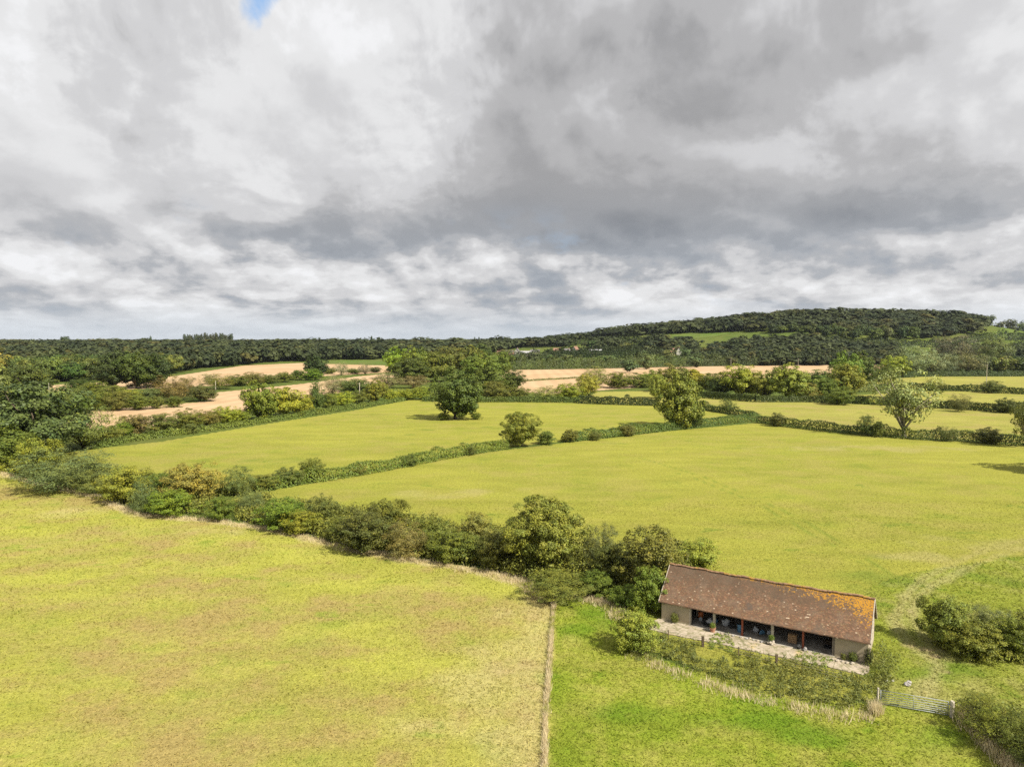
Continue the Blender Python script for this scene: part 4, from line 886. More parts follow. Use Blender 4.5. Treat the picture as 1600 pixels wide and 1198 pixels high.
def straw(name, label, line, width, dens, h, seed, off=0., wob=.5, patchy=.0, dark=1.):
    """tussocks of dry grass along a line: many thin upright blades"""
    rs = np.random.RandomState(seed); P = np.array(line); L = np.hypot(*(P[1:] - P[:-1]).T); tot = L.sum(); N = int(tot * width * dens)
    s = rs.rand(N) * tot; cum = np.concatenate([[0], np.cumsum(L)]); k = np.clip(np.searchsorted(cum, s) - 1, 0, len(L) - 1)
    c = P[k] + (P[k + 1] - P[k]) * ((s - cum[k]) / L[k])[:, None]; d = (P[k + 1] - P[k]) / L[k][:, None]; n = np.stack([d[:, 1], -d[:, 0]], 1)
    lat = rs.normal(size=N) * width * .4 + off + wob * (fbm(s, s * 0, 6, seed) - .5) * 2
    c = c + n * lat[:, None]; x, y = c[:, 0], c[:, 1]
    m = rs.rand(N) < np.clip(fbm(x, y, 2.2, seed + 2) * 3 - 1.0 * patchy - .3, 0, 1); x, y = x[m], y[m]; N = len(x)
    hh = h * rs.uniform(.5, 1.25, N) * (.6 + .8 * fbm(x, y, 2, seed)); a = rs.uniform(0, 6.283, N); w = .028 * rs.uniform(.7, 1.5, N)
    la = rs.uniform(0, 6.283, N); ln = hh * rs.uniform(.1, .6, N)
    V = np.zeros((N, 3, 3)); V[:, 0] = np.stack([x - np.cos(a) * w, y - np.sin(a) * w, 0 * x], 1); V[:, 1] = np.stack([x + np.cos(a) * w, y + np.sin(a) * w, 0 * x], 1); V[:, 2] = np.stack([x + np.cos(la) * ln, y + np.sin(la) * ln, hh], 1)
    mm, t = STRAW
    o = mobj(name, npmesh(name, V.reshape(-1, 3), np.arange(3 * N).reshape(-1, 3), [mm], dict(lv=('FACE', rs.rand(N))))); tag(o, label, 'grass', kind='stuff')
def _straw():
    m, t = newmat("dry_grass"); lv = t.attr('lv')
    c = t.mix(lv, (.52, .43, .27), (.80, .70, .47)); c = t.mix(t.mr(t.noise(t.pos(), .6, 3, .6), .52, .66), c, (.40, .40, .10))
    finish(t, c, .8, .1, transl=.5); return m, t
STRAW = _straw()
straw('dry_grass_fringe', 'pale dry grass fringe along the meadow side of the hedgerow', EDGE, 1.5, 55, .5, 1, .3, 1.0, .45)
straw('dry_grass_strip', 'straight strip of straw coloured grass dividing meadow and paddock', FENCE, .26, 420, .55, 2, 0, .16)
straw('dry_grass_fringe', 'dry grass fringe below the weeds in front of the barn', wp([(985, 1022), (1020, 1040), (1080, 1062), (1150, 1085), (1220, 1102), (1300, 1118), (1360, 1118)]), 1.3, 75, .5, 3, 0, .8, .5)
straw('dry_grass_tussocks', 'reddish dry grass tussocks at the lower right hedge foot', wp([(1500, 1128), (1540, 1165), (1580, 1205), (1640, 1260)]), 1.0, 200, 1.0, 4, 0, .6, .2)
straw('dry_grass_tussocks', 'dry grass at the corner below the nettle mound', wp([(790, 895), (840, 925), (900, 930), (960, 945), (975, 970)]), 1.6, 110, .55, 5, 0, .8, .3)
for q, sd in (([(1505, 1125), (1512, 1132)], 7), ([(1575, 1170), (1590, 1190)], 8), ([(1375, 1118), (1362, 1112)], 9)):
    straw('dry_grass_tussocks', 'tall pale grass tussock beside the gate hedge', wp(q), .6, 700, 1.3, sd, 0, .1)

# ------------------------------------------------------------------ barn
def mat_roof():
    m, t = newmat("clay_tiles"); p = t.n('ShaderNodeTexCoord').outputs['Object']; x, y, z = t.xyz(p)[:3]
    # x along the roof, courses by distance down the slope
    sl = t.m('MULTIPLY', z, 1.55)
    row = t.m('FLOOR', t.m('MULTIPLY', sl, 1 / .105))
    fx = t.m('ADD', t.m('MULTIPLY', x, 1 / .165), t.m('MULTIPLY', row, .5)); cell = t.comb(t.m('FLOOR', fx), row, 0.)
    wn = t.n('ShaderNodeTexWhiteNoise', {'Vector': cell}); r1 = wn.outputs['Value']; r2 = t.m('FRACT', t.m('MULTIPLY', r1, 17.3))
    c = t.mix(r1, (.145, .080, .047), (.102, .064, .043))
    c = t.mix(t.mr(r2, .6, 1., 0., .8), c, (.23, .125, .075))
    c = t.mix(t.mr(t.noise(p, .9, 5, .6), .42, .66, 0., .6), c, (.145, .105, .075))
    pale = t.m('MULTIPLY', t.mr(r2, .95, .99, 0., .7), t.mr(t.noise(p, 1.2, 3), .45, .6)); c = t.mix(pale, c, (.50, .42, .31))
    lich = t.noise(p, 7., 6, .72); c = t.mix(t.mr(lich, .56, .64, 0., .7), c, (.26, .215, .11))
    bl = t.noise(p, .55, 4, .55); c = t.mix(t.m('MULTIPLY', t.mr(bl, .58, .70), t.mr(lich, .35, .6, .3, 1.)), c, (.09, .07, .055))
    c = t.mix(t.m('MULTIPLY', t.mr(t.m('ADD', z, t.m('MULTIPLY', t.noise(p, 1.1, 5, .65), 2.2)), 4.3, 5.6, 0., .75), t.mr(lich, .38, .56, .25, 1.)), c, (.085, .062, .042))
    # orange lichen towards the right end and ridge
    edge = t.m('ADD', t.m('MULTIPLY', t.m('SUBTRACT', x, 13.5), .10), t.m('MULTIPLY', t.m('SUBTRACT', z, 4.75), .62))
    edge = t.m('MINIMUM', edge, t.m('ADD', t.m('MULTIPLY', t.m('SUBTRACT', z, 4.0), .55), .06))
    edge = t.m('ADD', edge, t.mr(x, 17.6, 20.4, 0., .42))
    om = t.mr(t.m('ADD', t.m('ADD', edge, t.m('MULTIPLY', t.m('SUBTRACT', t.noise(p, 3.6, 8, .8), .5), 2.9)), t.m('MULTIPLY', t.m('SUBTRACT', r1, .5), .8)), .14, .44)
    ridge = t.m('MULTIPLY', t.mr(z, 4.85, 5.1), t.m('MULTIPLY', t.mr(x, 6.5, 8.5), t.mr(t.noise(p, 2., 5, .7), .46, .56)))
    om = t.m('MAXIMUM', om, ridge)
    c = t.mix(t.m('MULTIPLY', om, t.mr(t.noise(p, 9., 4, .7), .42, .52, .12, 1.)), c, (.40, .20, .022))
    fr = t.m('FRACT', t.m('MULTIPLY', sl, 1 / .105)); fr2 = t.m('FRACT', fx)
    hgt_ = t.m('ADD', t.m('SUBTRACT', 1., fr), t.m('ADD', t.m('MULTIPLY', r1, .8), t.m('MULTIPLY', t.mr(fr2, .0, .08), .4)))
    finish(t, c, .9, .15, hgt_, .8, .03); return m
def mat_stone(name, a, b, sx=2.2):
    m, t = newmat(name); p = t.n('ShaderNodeTexCoord').outputs['Object']
    v = t.n('ShaderNodeTexVoronoi', {'Vector': t.vm('MULTIPLY', p, (1, 1, 2.3)), 'Scale': sx, 'Randomness': .8})
    n = t.noise(p, 5., 5, .65); c = t.mix(t.xyz(v.outputs['Color'])[0], a, b); c = t.mul(c, t.mr(n, .3, .7, .78, 1.2))
    c = t.mix(t.mr(v.outputs['Distance'], .45, .7, 0., .4), c, t.mul(a, .6))
    finish(t, c, .9, .1, t.m('ADD', n, t.m('MULTIPLY', v.outputs['Distance'], -.6)), .7, .04); return m
def mat_render():
    m, t = newmat("rendered_wall"); p = t.n('ShaderNodeTexCoord').outputs['Object']; z = t.xyz(p)[2]
    n = t.noise(p, 1.6, 6, .65); c = t.mix(t.mr(n, .35, .65), (.33, .28, .19), (.38, .33, .23))
    c = t.mix(t.mr(t.m('ADD', z, t.m('MULTIPLY', n, .8)), 1.75, 1.55, 0., .35), c, (.43, .36, .25))
    c = t.mix(t.mr(t.m('ADD', z, t.m('MULTIPLY', n, .8)), .75, .35, 0., .6), c, (.24, .22, .15))
    finish(t, c, .95, .08, n, .4, .03); return m
def mat_concrete():
    m, t = newmat("concrete"); p = t.pos()
    n = t.noise(p, 1.1, 6, .65); n2 = t.noise(p, .45, 4, .6)
    c = t.mix(t.mr(n, .35, .65), (.30, .25, .185), (.40, .34, .265)); c = t.mix(t.mr(n2, .58, .70, 0., .55), c, (.50, .36, .15))
    c = t.mix(t.mr(t.noise(p, 1.9, 7, .78), .50, .58, 0., .9), c, (.17, .16, .08))
    vv = t.n('ShaderNodeTexVoronoi', {'Vector': p, 'Scale': .42}, feature='DISTANCE_TO_EDGE').outputs['Distance']
    c = t.mix(t.mr(t.m('ADD', vv, t.m('MULTIPLY', n, .05)), .05, .02), c, (.16, .15, .08))
    finish(t, c, .95, .1, n, .4, .03); return m
M = dict(roof=mat_roof(), stone=mat_stone("rubble_stone", (0.340, 0.289, 0.221), (0.442, 0.383, 0.306)), render=mat_render(), concrete=mat_concrete(), floor=mat_plain("barn_floor", (0.306, 0.281, 0.238), .9, .1, .35, 1.5, stain=(0.153, 0.128, 0.093)),
    timber=mat_plain("weathered_timber", (0.187, 0.162, 0.128), .85, .1, .35, 9), oldwood=mat_plain("dark_timber", (0.085, 0.064, 0.043), .85, .1, .4, 8), red=mat_plain("red_oxide_paint", (0.255, 0.072, 0.038), .6, .3, .3, 5), pale=mat_plain("pale_post", (0.425, 0.383, 0.306), .85, .1, .25, 5),
    galv=mat_plain("galvanised_steel", (.27, .29, .285), .6, .4, .2, 8, .2), lead=mat_plain("mortar", (0.357, 0.315, 0.255), .9, .1, .3, 6), terra=mat_plain("terracotta", (0.357, 0.187, 0.119), .85, .1, .25, 6), ridge=mat_plain("ridge_tile", (.21, .13, .08), .9, .1, .35, 3, stain=(.34, .20, .05)), white=mat_plain("white_plastic", (.40, .42, .44), .4, .4, .1, 4),
    blue=mat_plain("blue_plastic", (.07, .17, .27), .35, .4, .15, 4), black=mat_plain("black_rubber", (0.025, 0.025, 0.025), .6, .3, .3, 6), ply=mat_plain("brown_board", (0.289, 0.187, 0.102), .8, .15, .25, 4), rock=mat_plain("grey_rock", (0.281, 0.264, 0.255), .9, .1, .35, 5),
    orange=mat_plain("orange_plastic", (0.510, 0.153, 0.043), .4, .4, .1, 4), gwhite=mat_plain("whitewash", (.44, .42, .37), .8, .2, .1, 2), slate=mat_plain("slate_roof", (0.119, 0.111, 0.111), .7, .2, .2, 1), tileroof=mat_plain("red_tile_roof", (0.204, 0.119, 0.085), .85, .1, .25, 1),
    greyroof=mat_plain("sheet_roof", (0.289, 0.289, 0.297), .6, .2, .2, .6), brick=mat_plain("brick_wall", (0.255, 0.162, 0.111), .85, .1, .2, 1), glass=mat_plain("window_glass", (0.034, 0.043, 0.051), .1, .6, .1, 2))
def barn():
    o0 = gp(1033.5, 968); e0 = gp(1356, 1037.5); d = (e0 - o0); L = float(np.hypot(d[0], d[1])); ang = math.atan2(d[1], d[0])
    b = empty("barn", (o0[0], o0[1], 0), ang); tag(b, 'long open fronted stone barn with a lichen spotted red tile roof', 'barn')
    W, HE, HR = 6.4, 2.42, 5.22; zf = .12
    fa = 3.0; fb = 17.05; th = .42; sl = (HR - HE) / (W / 2)
    # walls
    def wallmb(f):
        m = MB(); f(m); return m
    m = MB(); m.box((0, 0, 0), (fa, th, HE)); m.build('front_wall', M['render'], b)
    m = MB(); m.box((fb, 0, 0), (L, th, HE)); m.build('front_wall', M['render'], b)
    m = MB(); m.box((0, W - th, 0), (L, W, HE)); m.build('back_wall', M['stone'], b)
    for x0, x1 in ((0, th), (L - th, L)):
        m = MB(); p = [(th, 0), (W - th, 0), (W - th, HE + sl * th - .12), (W / 2, HR - .12), (th, HE + sl * th - .12)]
        n = len(p); m.add([(x0, y, z) for y, z in p] + [(x1, y, z) for y, z in p], [tuple(range(n)), tuple(range(2 * n - 1, n - 1, -1))] + [(i, i + n, (i + 1) % n + n, (i + 1) % n) for i in range(n)]); m.build('gable_wall', M['stone'], b)
    m = MB(); m.box((th, th, -.02), (L - th, W - th, zf)); m.box((fa, -.18, 0), (fb, th, zf - .004)); m.build('floor', M['floor'], b)
    # roof: gently sagging tile slopes with thickness
    ov, vg, tk = .34, .22, .11; r = random.Random(2); nx = 44
    def sag(x): return -.10 * math.sin(math.pi * min(max(x / L, 0), 1)) - .05 * math.sin(x * 1.3) * .5 - .03 * math.sin(x * 2.9 + 1)
    m = MB()
    for s in (0, 1):
        ny = 12; vs = []; tb = []
        for iy in range(ny + 1):
            t = iy / ny
            for ix in range(nx + 1):
                x = -vg + (L + 2 * vg) * ix / nx; yy = -ov + (W / 2 + ov) * t; z = HE - sl * ov + (HR - HE + sl * ov) * t + .02 + sag(x) * (.35 + .65 * t) + r.uniform(-.012, .012)
                if iy == ny: yy += .0
                y_ = yy if s == 0 else W - yy
                vs.append((x, y_, z)); tb.append((x, y_, z - tk))
        n1 = nx + 1; fs = []
        N = len(vs)
        for iy in range(ny):
            for ix in range(nx):
                a = iy * n1 + ix; q = (a, a + 1, a + 1 + n1, a + n1); fs.append(q if s == 0 else q[::-1]); q2 = tuple(N + v for v in q[::-1]); fs.append(q2 if s == 0 else q2[::-1])
        for ix in range(nx): a = ix; fs.append((a + 1, a, N + a, N + a + 1))
        for iy in range(ny):
            a = iy * n1; fs.append((a, a + n1, N + a + n1, N + a)); a += nx; fs.append((a + n1, a, N + a, N + a + n1))
        m.add(vs + tb, fs)
    rf = m.build('roof', M['roof'], b)
    m = MB(); x = -vg - .02
    while x < L + vg:
        x2 = min(x + .46, L + vg + .02); xm = (x + x2) / 2; z = HR + sag(xm) + .03 + r.uniform(-.012, .012)
        pts = [(W / 2 + .14 * math.cos(a), z + .12 * math.sin(a)) for a in [math.pi * k / 6 for k in range(7)]]; n = 7
        m.add([(x + .006, y, zz) for y, zz in pts] + [(x2 - .006, y, zz) for y, zz in pts], [(i, i + 1, i + 1 + n, i + n) for i in range(6)] + [tuple(range(n)), tuple(range(2 * n - 1, n - 1, -1))]); x = x2
    m.build('ridge_tiles', [M['ridge']], rf)
    # pale mortared verge at both gables
    for x0, x1 in ((-vg - .03, -vg + .05), (L + vg - .05, L + vg + .03)):
        m = MB()
        for s in (0, 1):
            a = (-ov, HE - sl * ov - .13); c = (W / 2, HR - .13 + sag(x0) * 1); pp = [a, c, (c[0], c[1] + .17), (a[0], a[1] + .17)]
            if s: pp = [(W - y, z) for y, z in pp]
            m.add([(x0, y, z) for y, z in pp] + [(x1, y, z) for y, z in pp], [(0, 1, 2, 3), (7, 6, 5, 4), (0, 4, 5, 1), (1, 5, 6, 2), (2, 6, 7, 3), (3, 7, 4, 0)])
        m.build('verge', M['lead'], rf)
    # beam, posts, rafters, tie beams
    m = MB(); m.box((fa - .1, .10, HE - .34), (fb + .1, .32, HE - .12)); m.build('eaves_beam', M['oldwood'], b)
    posts = [(5.6, 'pale'), (8.43, 'red'), (11.35, 'pale'), (14.2, 'red')]
    for k, (x, kind) in enumerate(posts):
        m = MB(); w = .13 if kind == 'pale' else .085
        if kind == 'red': m.box((x - w, .12, zf), (x + w, .15, HE - .34)); m.box((x - w, .27, zf), (x + w, .30, HE - .34)); m.box((x - .02, .15, zf), (x + .02, .27, HE - .34)); m.box((x - .15, .06, zf), (x + .15, .36, zf + .02)); mt = M['red']
        else: m.box((x - w, .08, zf), (x + w, .34, HE - .34), 0, .012); m.box((x - w - .05, .03, zf), (x + w + .05, .39, zf + .18), 0, .01); mt = M['pale']
        o = m.build('post', mt, b); o['label'] = 'red steel post' if kind == 'red' else 'pale stone post'
    m = MB(); m.box((fa + .004, .02, zf), (fa + .16, .42, HE - .34)); o = m.build('door_jamb', M['pale'], b); m = MB(); m.box((fb - .24, .02, zf), (fb - .12, .3, HE - .34)); m.box((fb - .1, .02, zf), (fb - .004, .3, HE - .34)); m.build('door_jamb', M['timber'], b)
    m = MB()
    for x in (3.0, 5.6, 8.43, 11.35, 14.2, 17.05):
        m.box((x - .09, .3, HE - .3), (x + .09, W - th - .01, HE - .08)); m.box((x - .06, W / 2 - .07, HE - .08), (x + .06, W / 2 + .07, HR - .4))
    m.build('tie_beams', M['oldwood'], b)
    m = MB()
    for k in range(int(L / .6)):
        x = .55 + k * .6
        if x > L - .5: break
        for s in (0, 1):
            y0, y1 = (.02, W / 2 - .03); a = [(y0, HE + sl * y0 - .32), (y1, HR - .34), (y1, HR - .24), (y0, HE + sl * y0 - .22)]
            if s: a = [(W - y, z) for y, z in a]
            m.add([(x - .035, y, z) for y, z in a] + [(x + .035, y, z) for y, z in a], [(0, 1, 2, 3), (7, 6, 5, 4), (0, 4, 5, 1), (2, 6, 7, 3)])
    m.build('rafters', M['oldwood'], b)
    m = MB(); m.box((fa, 2.6, zf), (fa + .2, W - th - .01, 2.2)); m.build('inner_wall', M['stone'], b)
    def at(x, y, z=0.):
        c, s = math.cos(ang), math.sin(ang); return (o0[0] + x * c - y * s, o0[1] + x * s + y * c, z)
    return at, ang, L, zf
at, ANG, BL, ZF = barn()
# apron
def apron():
    pts = [(-.9, -3.0), (-.6, -.9), (-.3, -.02), (BL + .1, -.02), (BL + .3, -1.6), (BL - .2, -2.6), (14, -2.7), (9.5, -2.9), (5, -3.1), (1.5, -3.3)]
    bm = bmesh.new(); r = random.Random(4); P = []
    for i, (a, c) in enumerate(pts):
        a2, c2 = pts[(i + 1) % len(pts)]; n = max(1, int(math.hypot(a2 - a, c2 - c) / .5))
        for k in range(n):
            f = k / n; j = .09 if c < -.5 else .02; P.append((a + (a2 - a) * f + r.uniform(-j, j), c + (c2 - c) * f + r.uniform(-j, j) - (0 if c < -.5 else .0)))
    vs = [bm.verts.new(at(x, min(y, -.02), .10)) for x, y in P]; f = bm.faces.new(vs); bmesh.ops.recalc_face_normals(bm, faces=[f])
    ex = bmesh.ops.extrude_face_region(bm, geom=[f]); 
    for v in ex['geom']:
        if isinstance(v, bmesh.types.BMVert): v.co.z = -.02
    bmesh.ops.recalc_face_normals(bm, faces=bm.faces[:]); bmesh.ops.triangulate(bm, faces=bm.faces[:])
    me = bpy.data.meshes.new('concrete_apron'); bm.to_mesh(me); bm.free(); me.materials.append(M['concrete']); o = mobj('concrete_apron', me); tag(o, kind='structure')
apron()
BG = 'rubble stones on the barn apron'
def rock(x, y, z, r, seed, label, mat='rock', group=BG):
    m = MB(); m.blob((0, 0, r * .45), (r, r * .8, r * .55), seed, 2, 0, .25); o = m.build('rock', M[mat], None, at(x, y, z)); tag(o, label, 'rock', group); return o
for k in range(14):
    rr = random.Random(k + 50); x = 6.2 + k * .35 + rr.uniform(-.1, .1); rock(x, -.36 + rr.uniform(-.12, .12), .1, rr.uniform(.08, .17), k, 'loose stone in the row along the barn doorstep, second bay', 'lead' if k % 2 else 'rock')
for k in range(5):
    rr = random.Random(k + 80); rock(BL - 2.9 + k * .42, -.9 - .1 * (k % 2) , .1, rr.uniform(.12, .22), k + 30, 'pale block lying at the foot of the right barn wall', 'lead', 'pale blocks by the right wall')
# planters with plants, at two posts
def planter(x, y, label, kind):
    g = at(x, y, .1); p = empty('planter', g); tag(p, label, 'planter')
    if kind == 0: m = MB(); m.lathe((0, 0, 0), [(.20, 0), (.30, .38), (.33, .38), (.33, .44), (.27, .44), (.25, .36)]); m.build('pot', M['terra'], p, smooth=False)
    else:
        m = MB()
        for k in range(9):
            a = k * 2.4; m.blob((.22 * math.cos(a), .22 * math.sin(a), .1 + .09 * (k // 3)), (.17, .15, .11), k, 2, 0, .2)
        m.build('stone_ring', M['lead'], p)
    o = mobj('plant', PROTO['bush'][kind][0], p, (0, 0, .36)); o.scale = (.62, .62, .6); o.color = (.09, .12, .02, 1)
planter(5.62, -.45, 'terracotta pot with a green plant at the left pale post', 0); planter(11.35, -.45, 'ring of pale stones with a plant at the right pale post', 1)
for k, (x, y, w, h, lb) in enumerate([(1.55, -.25, .9, 1.1, 'wall plant against the left front wall of the barn'), (18.6, -.3, .9, .9, 'scrubby plant against the right front wall of the barn'), (17.9, -.35, .6, .6, 'small plant left of the scrubby plant by the right barn wall'), (BL + .05, -.3, .8, 1.6, 'dark ivy at the front right corner of the barn')]):
    o = mobj('wall_plant', PROTO['bush'][k % 4][0]); o.location = at(x, y, .08); o.scale = (w, w, h); o.color = (*((.08, .09, .02) if k < 3 else (.04, .045, .015)), 1); tag(o, lb, 'plant')
def heap(x, y, r, n, label, seed, z=.1):   # weeds tufts on apron
    pass
# things inside
def bag(x, y, s, mat, label, seed):
    m = MB(); m.blob((0, 0, s * .42), (s * .5, s * .36, s * .45), seed, 3, 0, .28); m.tube([(0, 0, s * .78), (.02, 0, s * .95)], [s * .07, s * .16], 7); o = m.build('bag', M[mat], None, at(x, y, ZF), True); tag(o, label, 'bag', 'bags stored in the barn')
for k, (x, y, s, mt, lb) in enumerate([(3.75, 1.6, .45, 'white', 'small white bag nearest the left jamb in the barn'), (4.9, 1.3, .7, 'white', 'large white bag in the first bay of the barn'), (5.3, 1.9, .55, 'blue', 'pale blue bag behind the large white bag'), (6.4, 1.8, .8, 'white', 'biggest white bag in the second bay of the barn'),
        (7.1, 1.4, .55, 'black', 'black sack in the second bay'), (4.3, .9, .5, 'black', 'black sack in front of the first bay bags'), (7.7, 1.9, .5, 'white', 'white bag left of the blue drum'), (9.4, 1.7, .6, 'white', 'white bag in the middle bay'), (10.1, 1.5, .5, 'blue', 'blue bag in the middle bay'), (10.7, 1.9, .45, 'white', 'small white bag at the right of the middle bay'),
        (13.9, -.1, .5, 'black', 'black sack leaning at the right red post'), (14.45, -.2, .38, 'rock', 'grey bag on the step at the right red post')]):
    bag(x, y, s, mt, lb, k)
def tyre(x, y, label, tilt=0):
    m = MB(); n = 20; k = 8; vs = []; fs = []
    for i in range(n):
        a = 2 * math.pi * i / n
        for j in range(k):
            b_ = 2 * math.pi * j / k; rr = .26 + .09 * math.cos(b_); vs.append((rr * math.cos(a), rr * math.sin(a), .1 + .1 * math.sin(b_)))
    for i in range(n):
        for j in range(k): fs.append((i * k + j, ((i + 1) % n) * k + j, ((i + 1) % n) * k + (j + 1) % k, i * k + (j + 1) % k))
    m.add(vs, fs); o = m.build('tyre', M['black'], None, at(x, y, ZF), True); o.rotation_euler = (tilt, 0, 0); tag(o, label, 'tyre', 'old tyres in the barn')
tyre(4.6, .75, 'black tyre lying in the first bay of the barn'); tyre(16.2, 1.6, 'black tyre lying in the last bay of the barn')
def drum(x, y, mt, label):
    r_ = empty('drum', at(x, y, ZF)); tag(r_, label, 'drum'); m = MB(); m.lathe((0, 0, 0), [(.26, 0), (.28, .02), (.28, .25), (.295, .27), (.28, .29), (.28, .52), (.295, .54), (.28, .56), (.28, .8), (.25, .82)]); m.build('body', M[mt], r_, smooth=True); m = MB(); m.lathe((0, 0, .82), [(.25, 0), (.25, .03), (.1, .035)]); m.build('lid', M['black'], r_)
drum(8.05, .95, 'blue', 'blue plastic drum left of the left red post'); drum(3.6, 2.2, 'orange', 'orange drum at the back of the first bay')
def crate(x, y):
    r_ = empty('wooden_crate', at(x, y, ZF), ANG); tag(r_, 'brown wooden crate standing in the fourth bay of the barn', 'crate')
    for k in range(4):
        m = MB(); m.box((-.4, -.3, .06 + k * .2), (.4, -.275, .22 + k * .2)); m.box((-.4, .275, .06 + k * .2), (.4, .3, .22 + k * .2)); m.box((-.4, -.27, .06 + k * .2), (-.375, .27, .22 + k * .2)); m.box((.375, -.27, .06 + k * .2), (.4, .27, .22 + k * .2)); m.build('board', M['ply'], r_)
    m = MB()
    for a in (-.37, .33):
        for c in (-.27, .23): m.box((a, c, 0), (a + .04, c + .04, .86))
    m.box((-.37, -.27, .02), (.37, .27, .05)); m.box((-.39, -.29, .87), (.39, .29, .9)); m.build('frame', M['ply'], r_)
crate(13.1, 1.1)
m = MB(); m.box((-.5, -.25, 0), (.5, .25, .32), 0, .02); m.box((-.42, -.2, .33), (.3, .2, .5), 0, .02); o = m.build('stacked_boards', M['oldwood'], None, at(16.4, 2.4, ZF)); o.rotation_euler = (0, 0, ANG + .2); tag(o, 'dark stacked boards at the back of the last barn bay', 'boards')
# fence along the apron edge: each post a thing, the wires one thing
FP = [(1044, 999, 1.0, .045), (1098, 1010, 1.05, .11), (1154, 1026, 1.0, .045), (1213, 1040, 1.1, .09)]
fr = empty('wire_fence', tuple(gp(1044, 999))); tag(fr, 'low wire fence with two thin and two thick posts on the apron edge', 'fence')
pts = [gp(a, c) for a, c, _, _ in FP]; base = np.array(fr.location)
ext = [pts[0] + (pts[0] - pts[1]) * .5] + pts + [pts[3] + (pts[3] - pts[2]) * 1.6]
for (a, c, h, w), p in zip(FP, pts):
    m = MB(); q = p - base; m.box((q[0] - w, q[1] - w, -.02), (q[0] + w, q[1] + w, h), 0, .01); m.build('fence_post', M['oldwood'], fr)
for z in (.35, .6, .85):
    m = MB(); m.tube([tuple(p - base + np.array([0, -.02, z + .03 * math.sin(i * 2)])) for i, p in enumerate(ext)], .014, 5); m.build('rail', M['timber'], fr)
# ------------------------------------------------------------------ gate
def gate():
    a = gp(1375.5, 1100.5); b = gp(1481, 1119); d = b - a; L = float(np.hypot(d[0], d[1])); ang = math.atan2(d[1], d[0])
    g = empty('field_gate', (a[0], a[1], 0), ang); tag(g, 'galvanised tubular field gate with seven bars, closed', 'gate')
    zs = [.14, .30, .46, .63, .82, 1.02, 1.24]
    for z in zs: m = MB(); m.tube([(0, 0, z), (L, 0, z)], .024 if z not in (zs[0], zs[-1]) else .03, 8); m.build('bar', M['galv'], g, smooth=True)
    for x in (0, L / 2 - .02, L): m = MB(); m.tube([(x, .0, .1), (x, .0, 1.27)], .032 if x != L / 2 - .02 else .02, 8); m.build('stile', M['galv'], g, smooth=True)
    m = MB(); m.tube([(L, .03, .16), (L / 2, .03, 1.22)], .014, 6); m.build('brace', M['galv'], g); m = MB(); m.box((L + .02, -.03, 1.0), (L + .2, .03, 1.06)); m.build('hinge', M['galv'], g)
    def pt(x, w, h, lb):
        c, s = math.cos(ang), math.sin(ang); m = MB(); m.tube([(0, 0, -.05), (0, 0, h * .5), (.01, 0, h - .05), (.01, 0, h)], [w, w * .97, w * .93, w * .75], 9); o = m.build('gate_post', M['pale'] , None, (a[0] + x * c, a[1] + x * s, 0)); tag(o, lb, 'post')
    pt(-.2, .085, 1.4, 'slim pale gate post at the left end of the field gate'); pt(L + .27, .17, 1.35, 'thick round pale hinge post at the right end of the field gate')
gate()
for k, (px, py, r, mt, lb) in enumerate([(1417, 1071, .30, 'rock', 'larger grey stone lying in the grass above the gate'), (1420, 1067, .22, 'rock', 'smaller grey stone behind the larger one above the gate'), (1385, 1064, .16, 'gwhite', 'white lump in the weeds left of the grey stones'), (1395, 1064, .15, 'gwhite', 'second white lump in the weeds nearest the grey stones')]):
    g = gp(px, py); m = MB(); m.blob((0, 0, r * .5), (r, r * .8, r * .55), k + 7, 2, 0, .25); o = m.build('stone', M[mt], None, tuple(g)); tag(o, lb, 'stone')
# ------------------------------------------------------------------ utility poles
def pole(px, py, hpx, label, arm=True):
    g = gp(px, py); D = np.hypot(g[0], g[1]); h = hpx * D / F; r = empty('utility_pole', tuple(g)); tag(r, label, 'pole')
    m = MB(); m.tube([(0, 0, -.1), (0, 0, h)], [.2, .14], 8); m.build('shaft', M['pale'], r)
    if arm: m = MB(); m.box((-.9, -.06, h - .6), (.9, .06, h - .45)); m.build('crossarm', M['timber'], r)
pole(77, 624, 22, 'wooden pole above the large dark left tree'); pole(562, 628, 30, 'wooden pole left of the square hedgerow tree'); pole(1541, 604, 29, 'wooden pole standing in the level pasture at right')
pole(1142, 573, 12, 'distant pole at the back of the middle stubble field'); pole(1247, 572, 11, 'distant pole right of the first one behind the stubble'); pole(337, 610, 14, 'thin pole on the bank right of the brown willows', False)
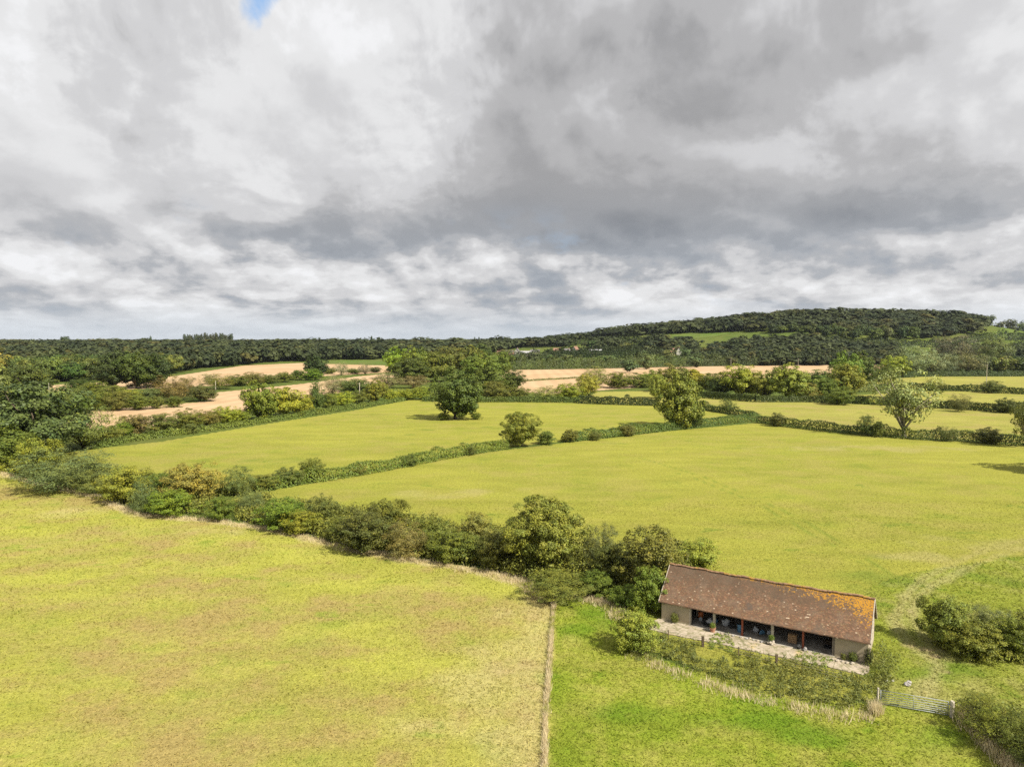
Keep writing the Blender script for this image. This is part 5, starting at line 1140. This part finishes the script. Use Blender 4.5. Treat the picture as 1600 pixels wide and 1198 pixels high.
# ------------------------------------------------------------------ village
def house(px, py, wpx, hw, hr, wall, roof, rot, label, depth=8, name='house', chim=True, win=3):
    g = gp(px, py); D = np.hypot(g[0], g[1]); w = wpx * 1.08 * D / F; hw *= 1.08; hr *= 1.08; b = empty(name, tuple(g), rot); tag(b, label, 'house' if name == 'house' else 'barn')
    x = w / 2; y = depth / 2
    m = MB(); m.add([(-x, -y, -1), (x, -y, -1), (x, y, -1), (-x, y, -1), (-x, -y, hw), (x, -y, hw), (x, y, hw), (-x, y, hw), (-x, 0, hr - .15), (x, 0, hr - .15)], [(0, 1, 5, 4), (2, 3, 7, 6), (1, 2, 6, 9, 5), (3, 0, 4, 8, 7)]); m.build('wall', M[wall], b)
    m = MB(); e = .4; k = (hr - hw) / y
    for s in (-1, 1):
        m.add([(-x - e, s * (y + e), hw - k * e), (x + e, s * (y + e), hw - k * e), (x + e, 0, hr), (-x - e, 0, hr), (-x - e, s * (y + e), hw - k * e + .25), (x + e, s * (y + e), hw - k * e + .25), (x + e, 0, hr + .25), (-x - e, 0, hr + .25)], [(0, 1, 2, 3), (4, 5, 6, 7), (0, 1, 5, 4), (0, 3, 7, 4), (1, 2, 6, 5)])
    rf = m.build('roof', M[roof], b)
    if chim: m = MB(); m.box((x * .7 - .5, -.5, hr - .6), (x * .7 + .5, .5, hr + 1.5)); m.build('chimney', M['brick'], rf)
    for i in range(win):
        wx = -x + (i + .5) * 2 * x / win; m = MB(); m.box((wx - .6, -y - .04, hw * .45), (wx + .6, -y + .02, hw * .45 + 1.2)); m.build('window', M['glass'], b)
house(778, 553, 18, 3.6, 7.5, 'brick', 'tileroof', .1, 'red roofed long house at the left end of the village'); house(796, 554, 12, 3.2, 6, 'brick', 'slate', -.3, 'small dark roofed house beside the long red roofed one')
house(808, 554.5, 5, 5, 9, 'gwhite', 'slate', 1.2, 'white gabled house left in the village', 7); house(822, 556, 16, 3.4, 6.5, 'stone', 'greyroof', .1, 'low farm building with pale grey roof', 9, 'farm_building', False, 0)
house(836, 553, 13, 3.2, 6, 'stone', 'slate', -.1, 'low farm building right of the pale roofed one', 9, 'farm_building', False, 0); house(871, 553, 12, 4, 8, 'stone', 'tileroof', .1, 'dark tile roofed house left of the white house'); house(886, 554, 8, 4, 8, 'stone', 'slate', .2, 'dark slate roofed house next to the white house')
house(899, 554, 8, 6, 11, 'gwhite', 'tileroof', .9, 'tallest white house of the village', 8); house(930, 553, 18, 3, 6, 'stone', 'greyroof', -.05, 'long grey roofed farm shed right of the white house', 10, 'farm_building', False, 0)
house(1053, 554, 12, 4, 8, 'brick', 'tileroof', .1, 'brick house with red roof below the hill'); house(1061, 554.5, 4, 5, 9, 'gwhite', 'slate', 1.3, 'small white gable right of the brick house below the hill', 7); house(714, 552, 14, 3.6, 7.5, 'brick', 'tileroof', .1, 'red roof showing behind the copse', 9)
house(1583, 560, 7, 4, 8, 'gwhite', 'slate', .3, 'pale house among the trees near the right edge')

# ------------------------------------------------------------------ air
m = MB(); m.box((-7000, -160, -6), (7000, 9000, 150)); hz = m.build('haze', []); tag(hz, kind='stuff')
hm = bpy.data.materials.new('haze'); hm.use_nodes = True; ht = NT(hm.node_tree)
pv = ht.n('ShaderNodeVolumePrincipled', {'Color': (.78, .86, 1.), 'Density': .000022, 'Anisotropy': .2})
ht.t.links.new(pv.outputs[0], ht.n('ShaderNodeOutputMaterial').inputs['Volume']); hz.data.materials.append(hm)
hz['label'] = 'thin pale haze filling the air over the fields'
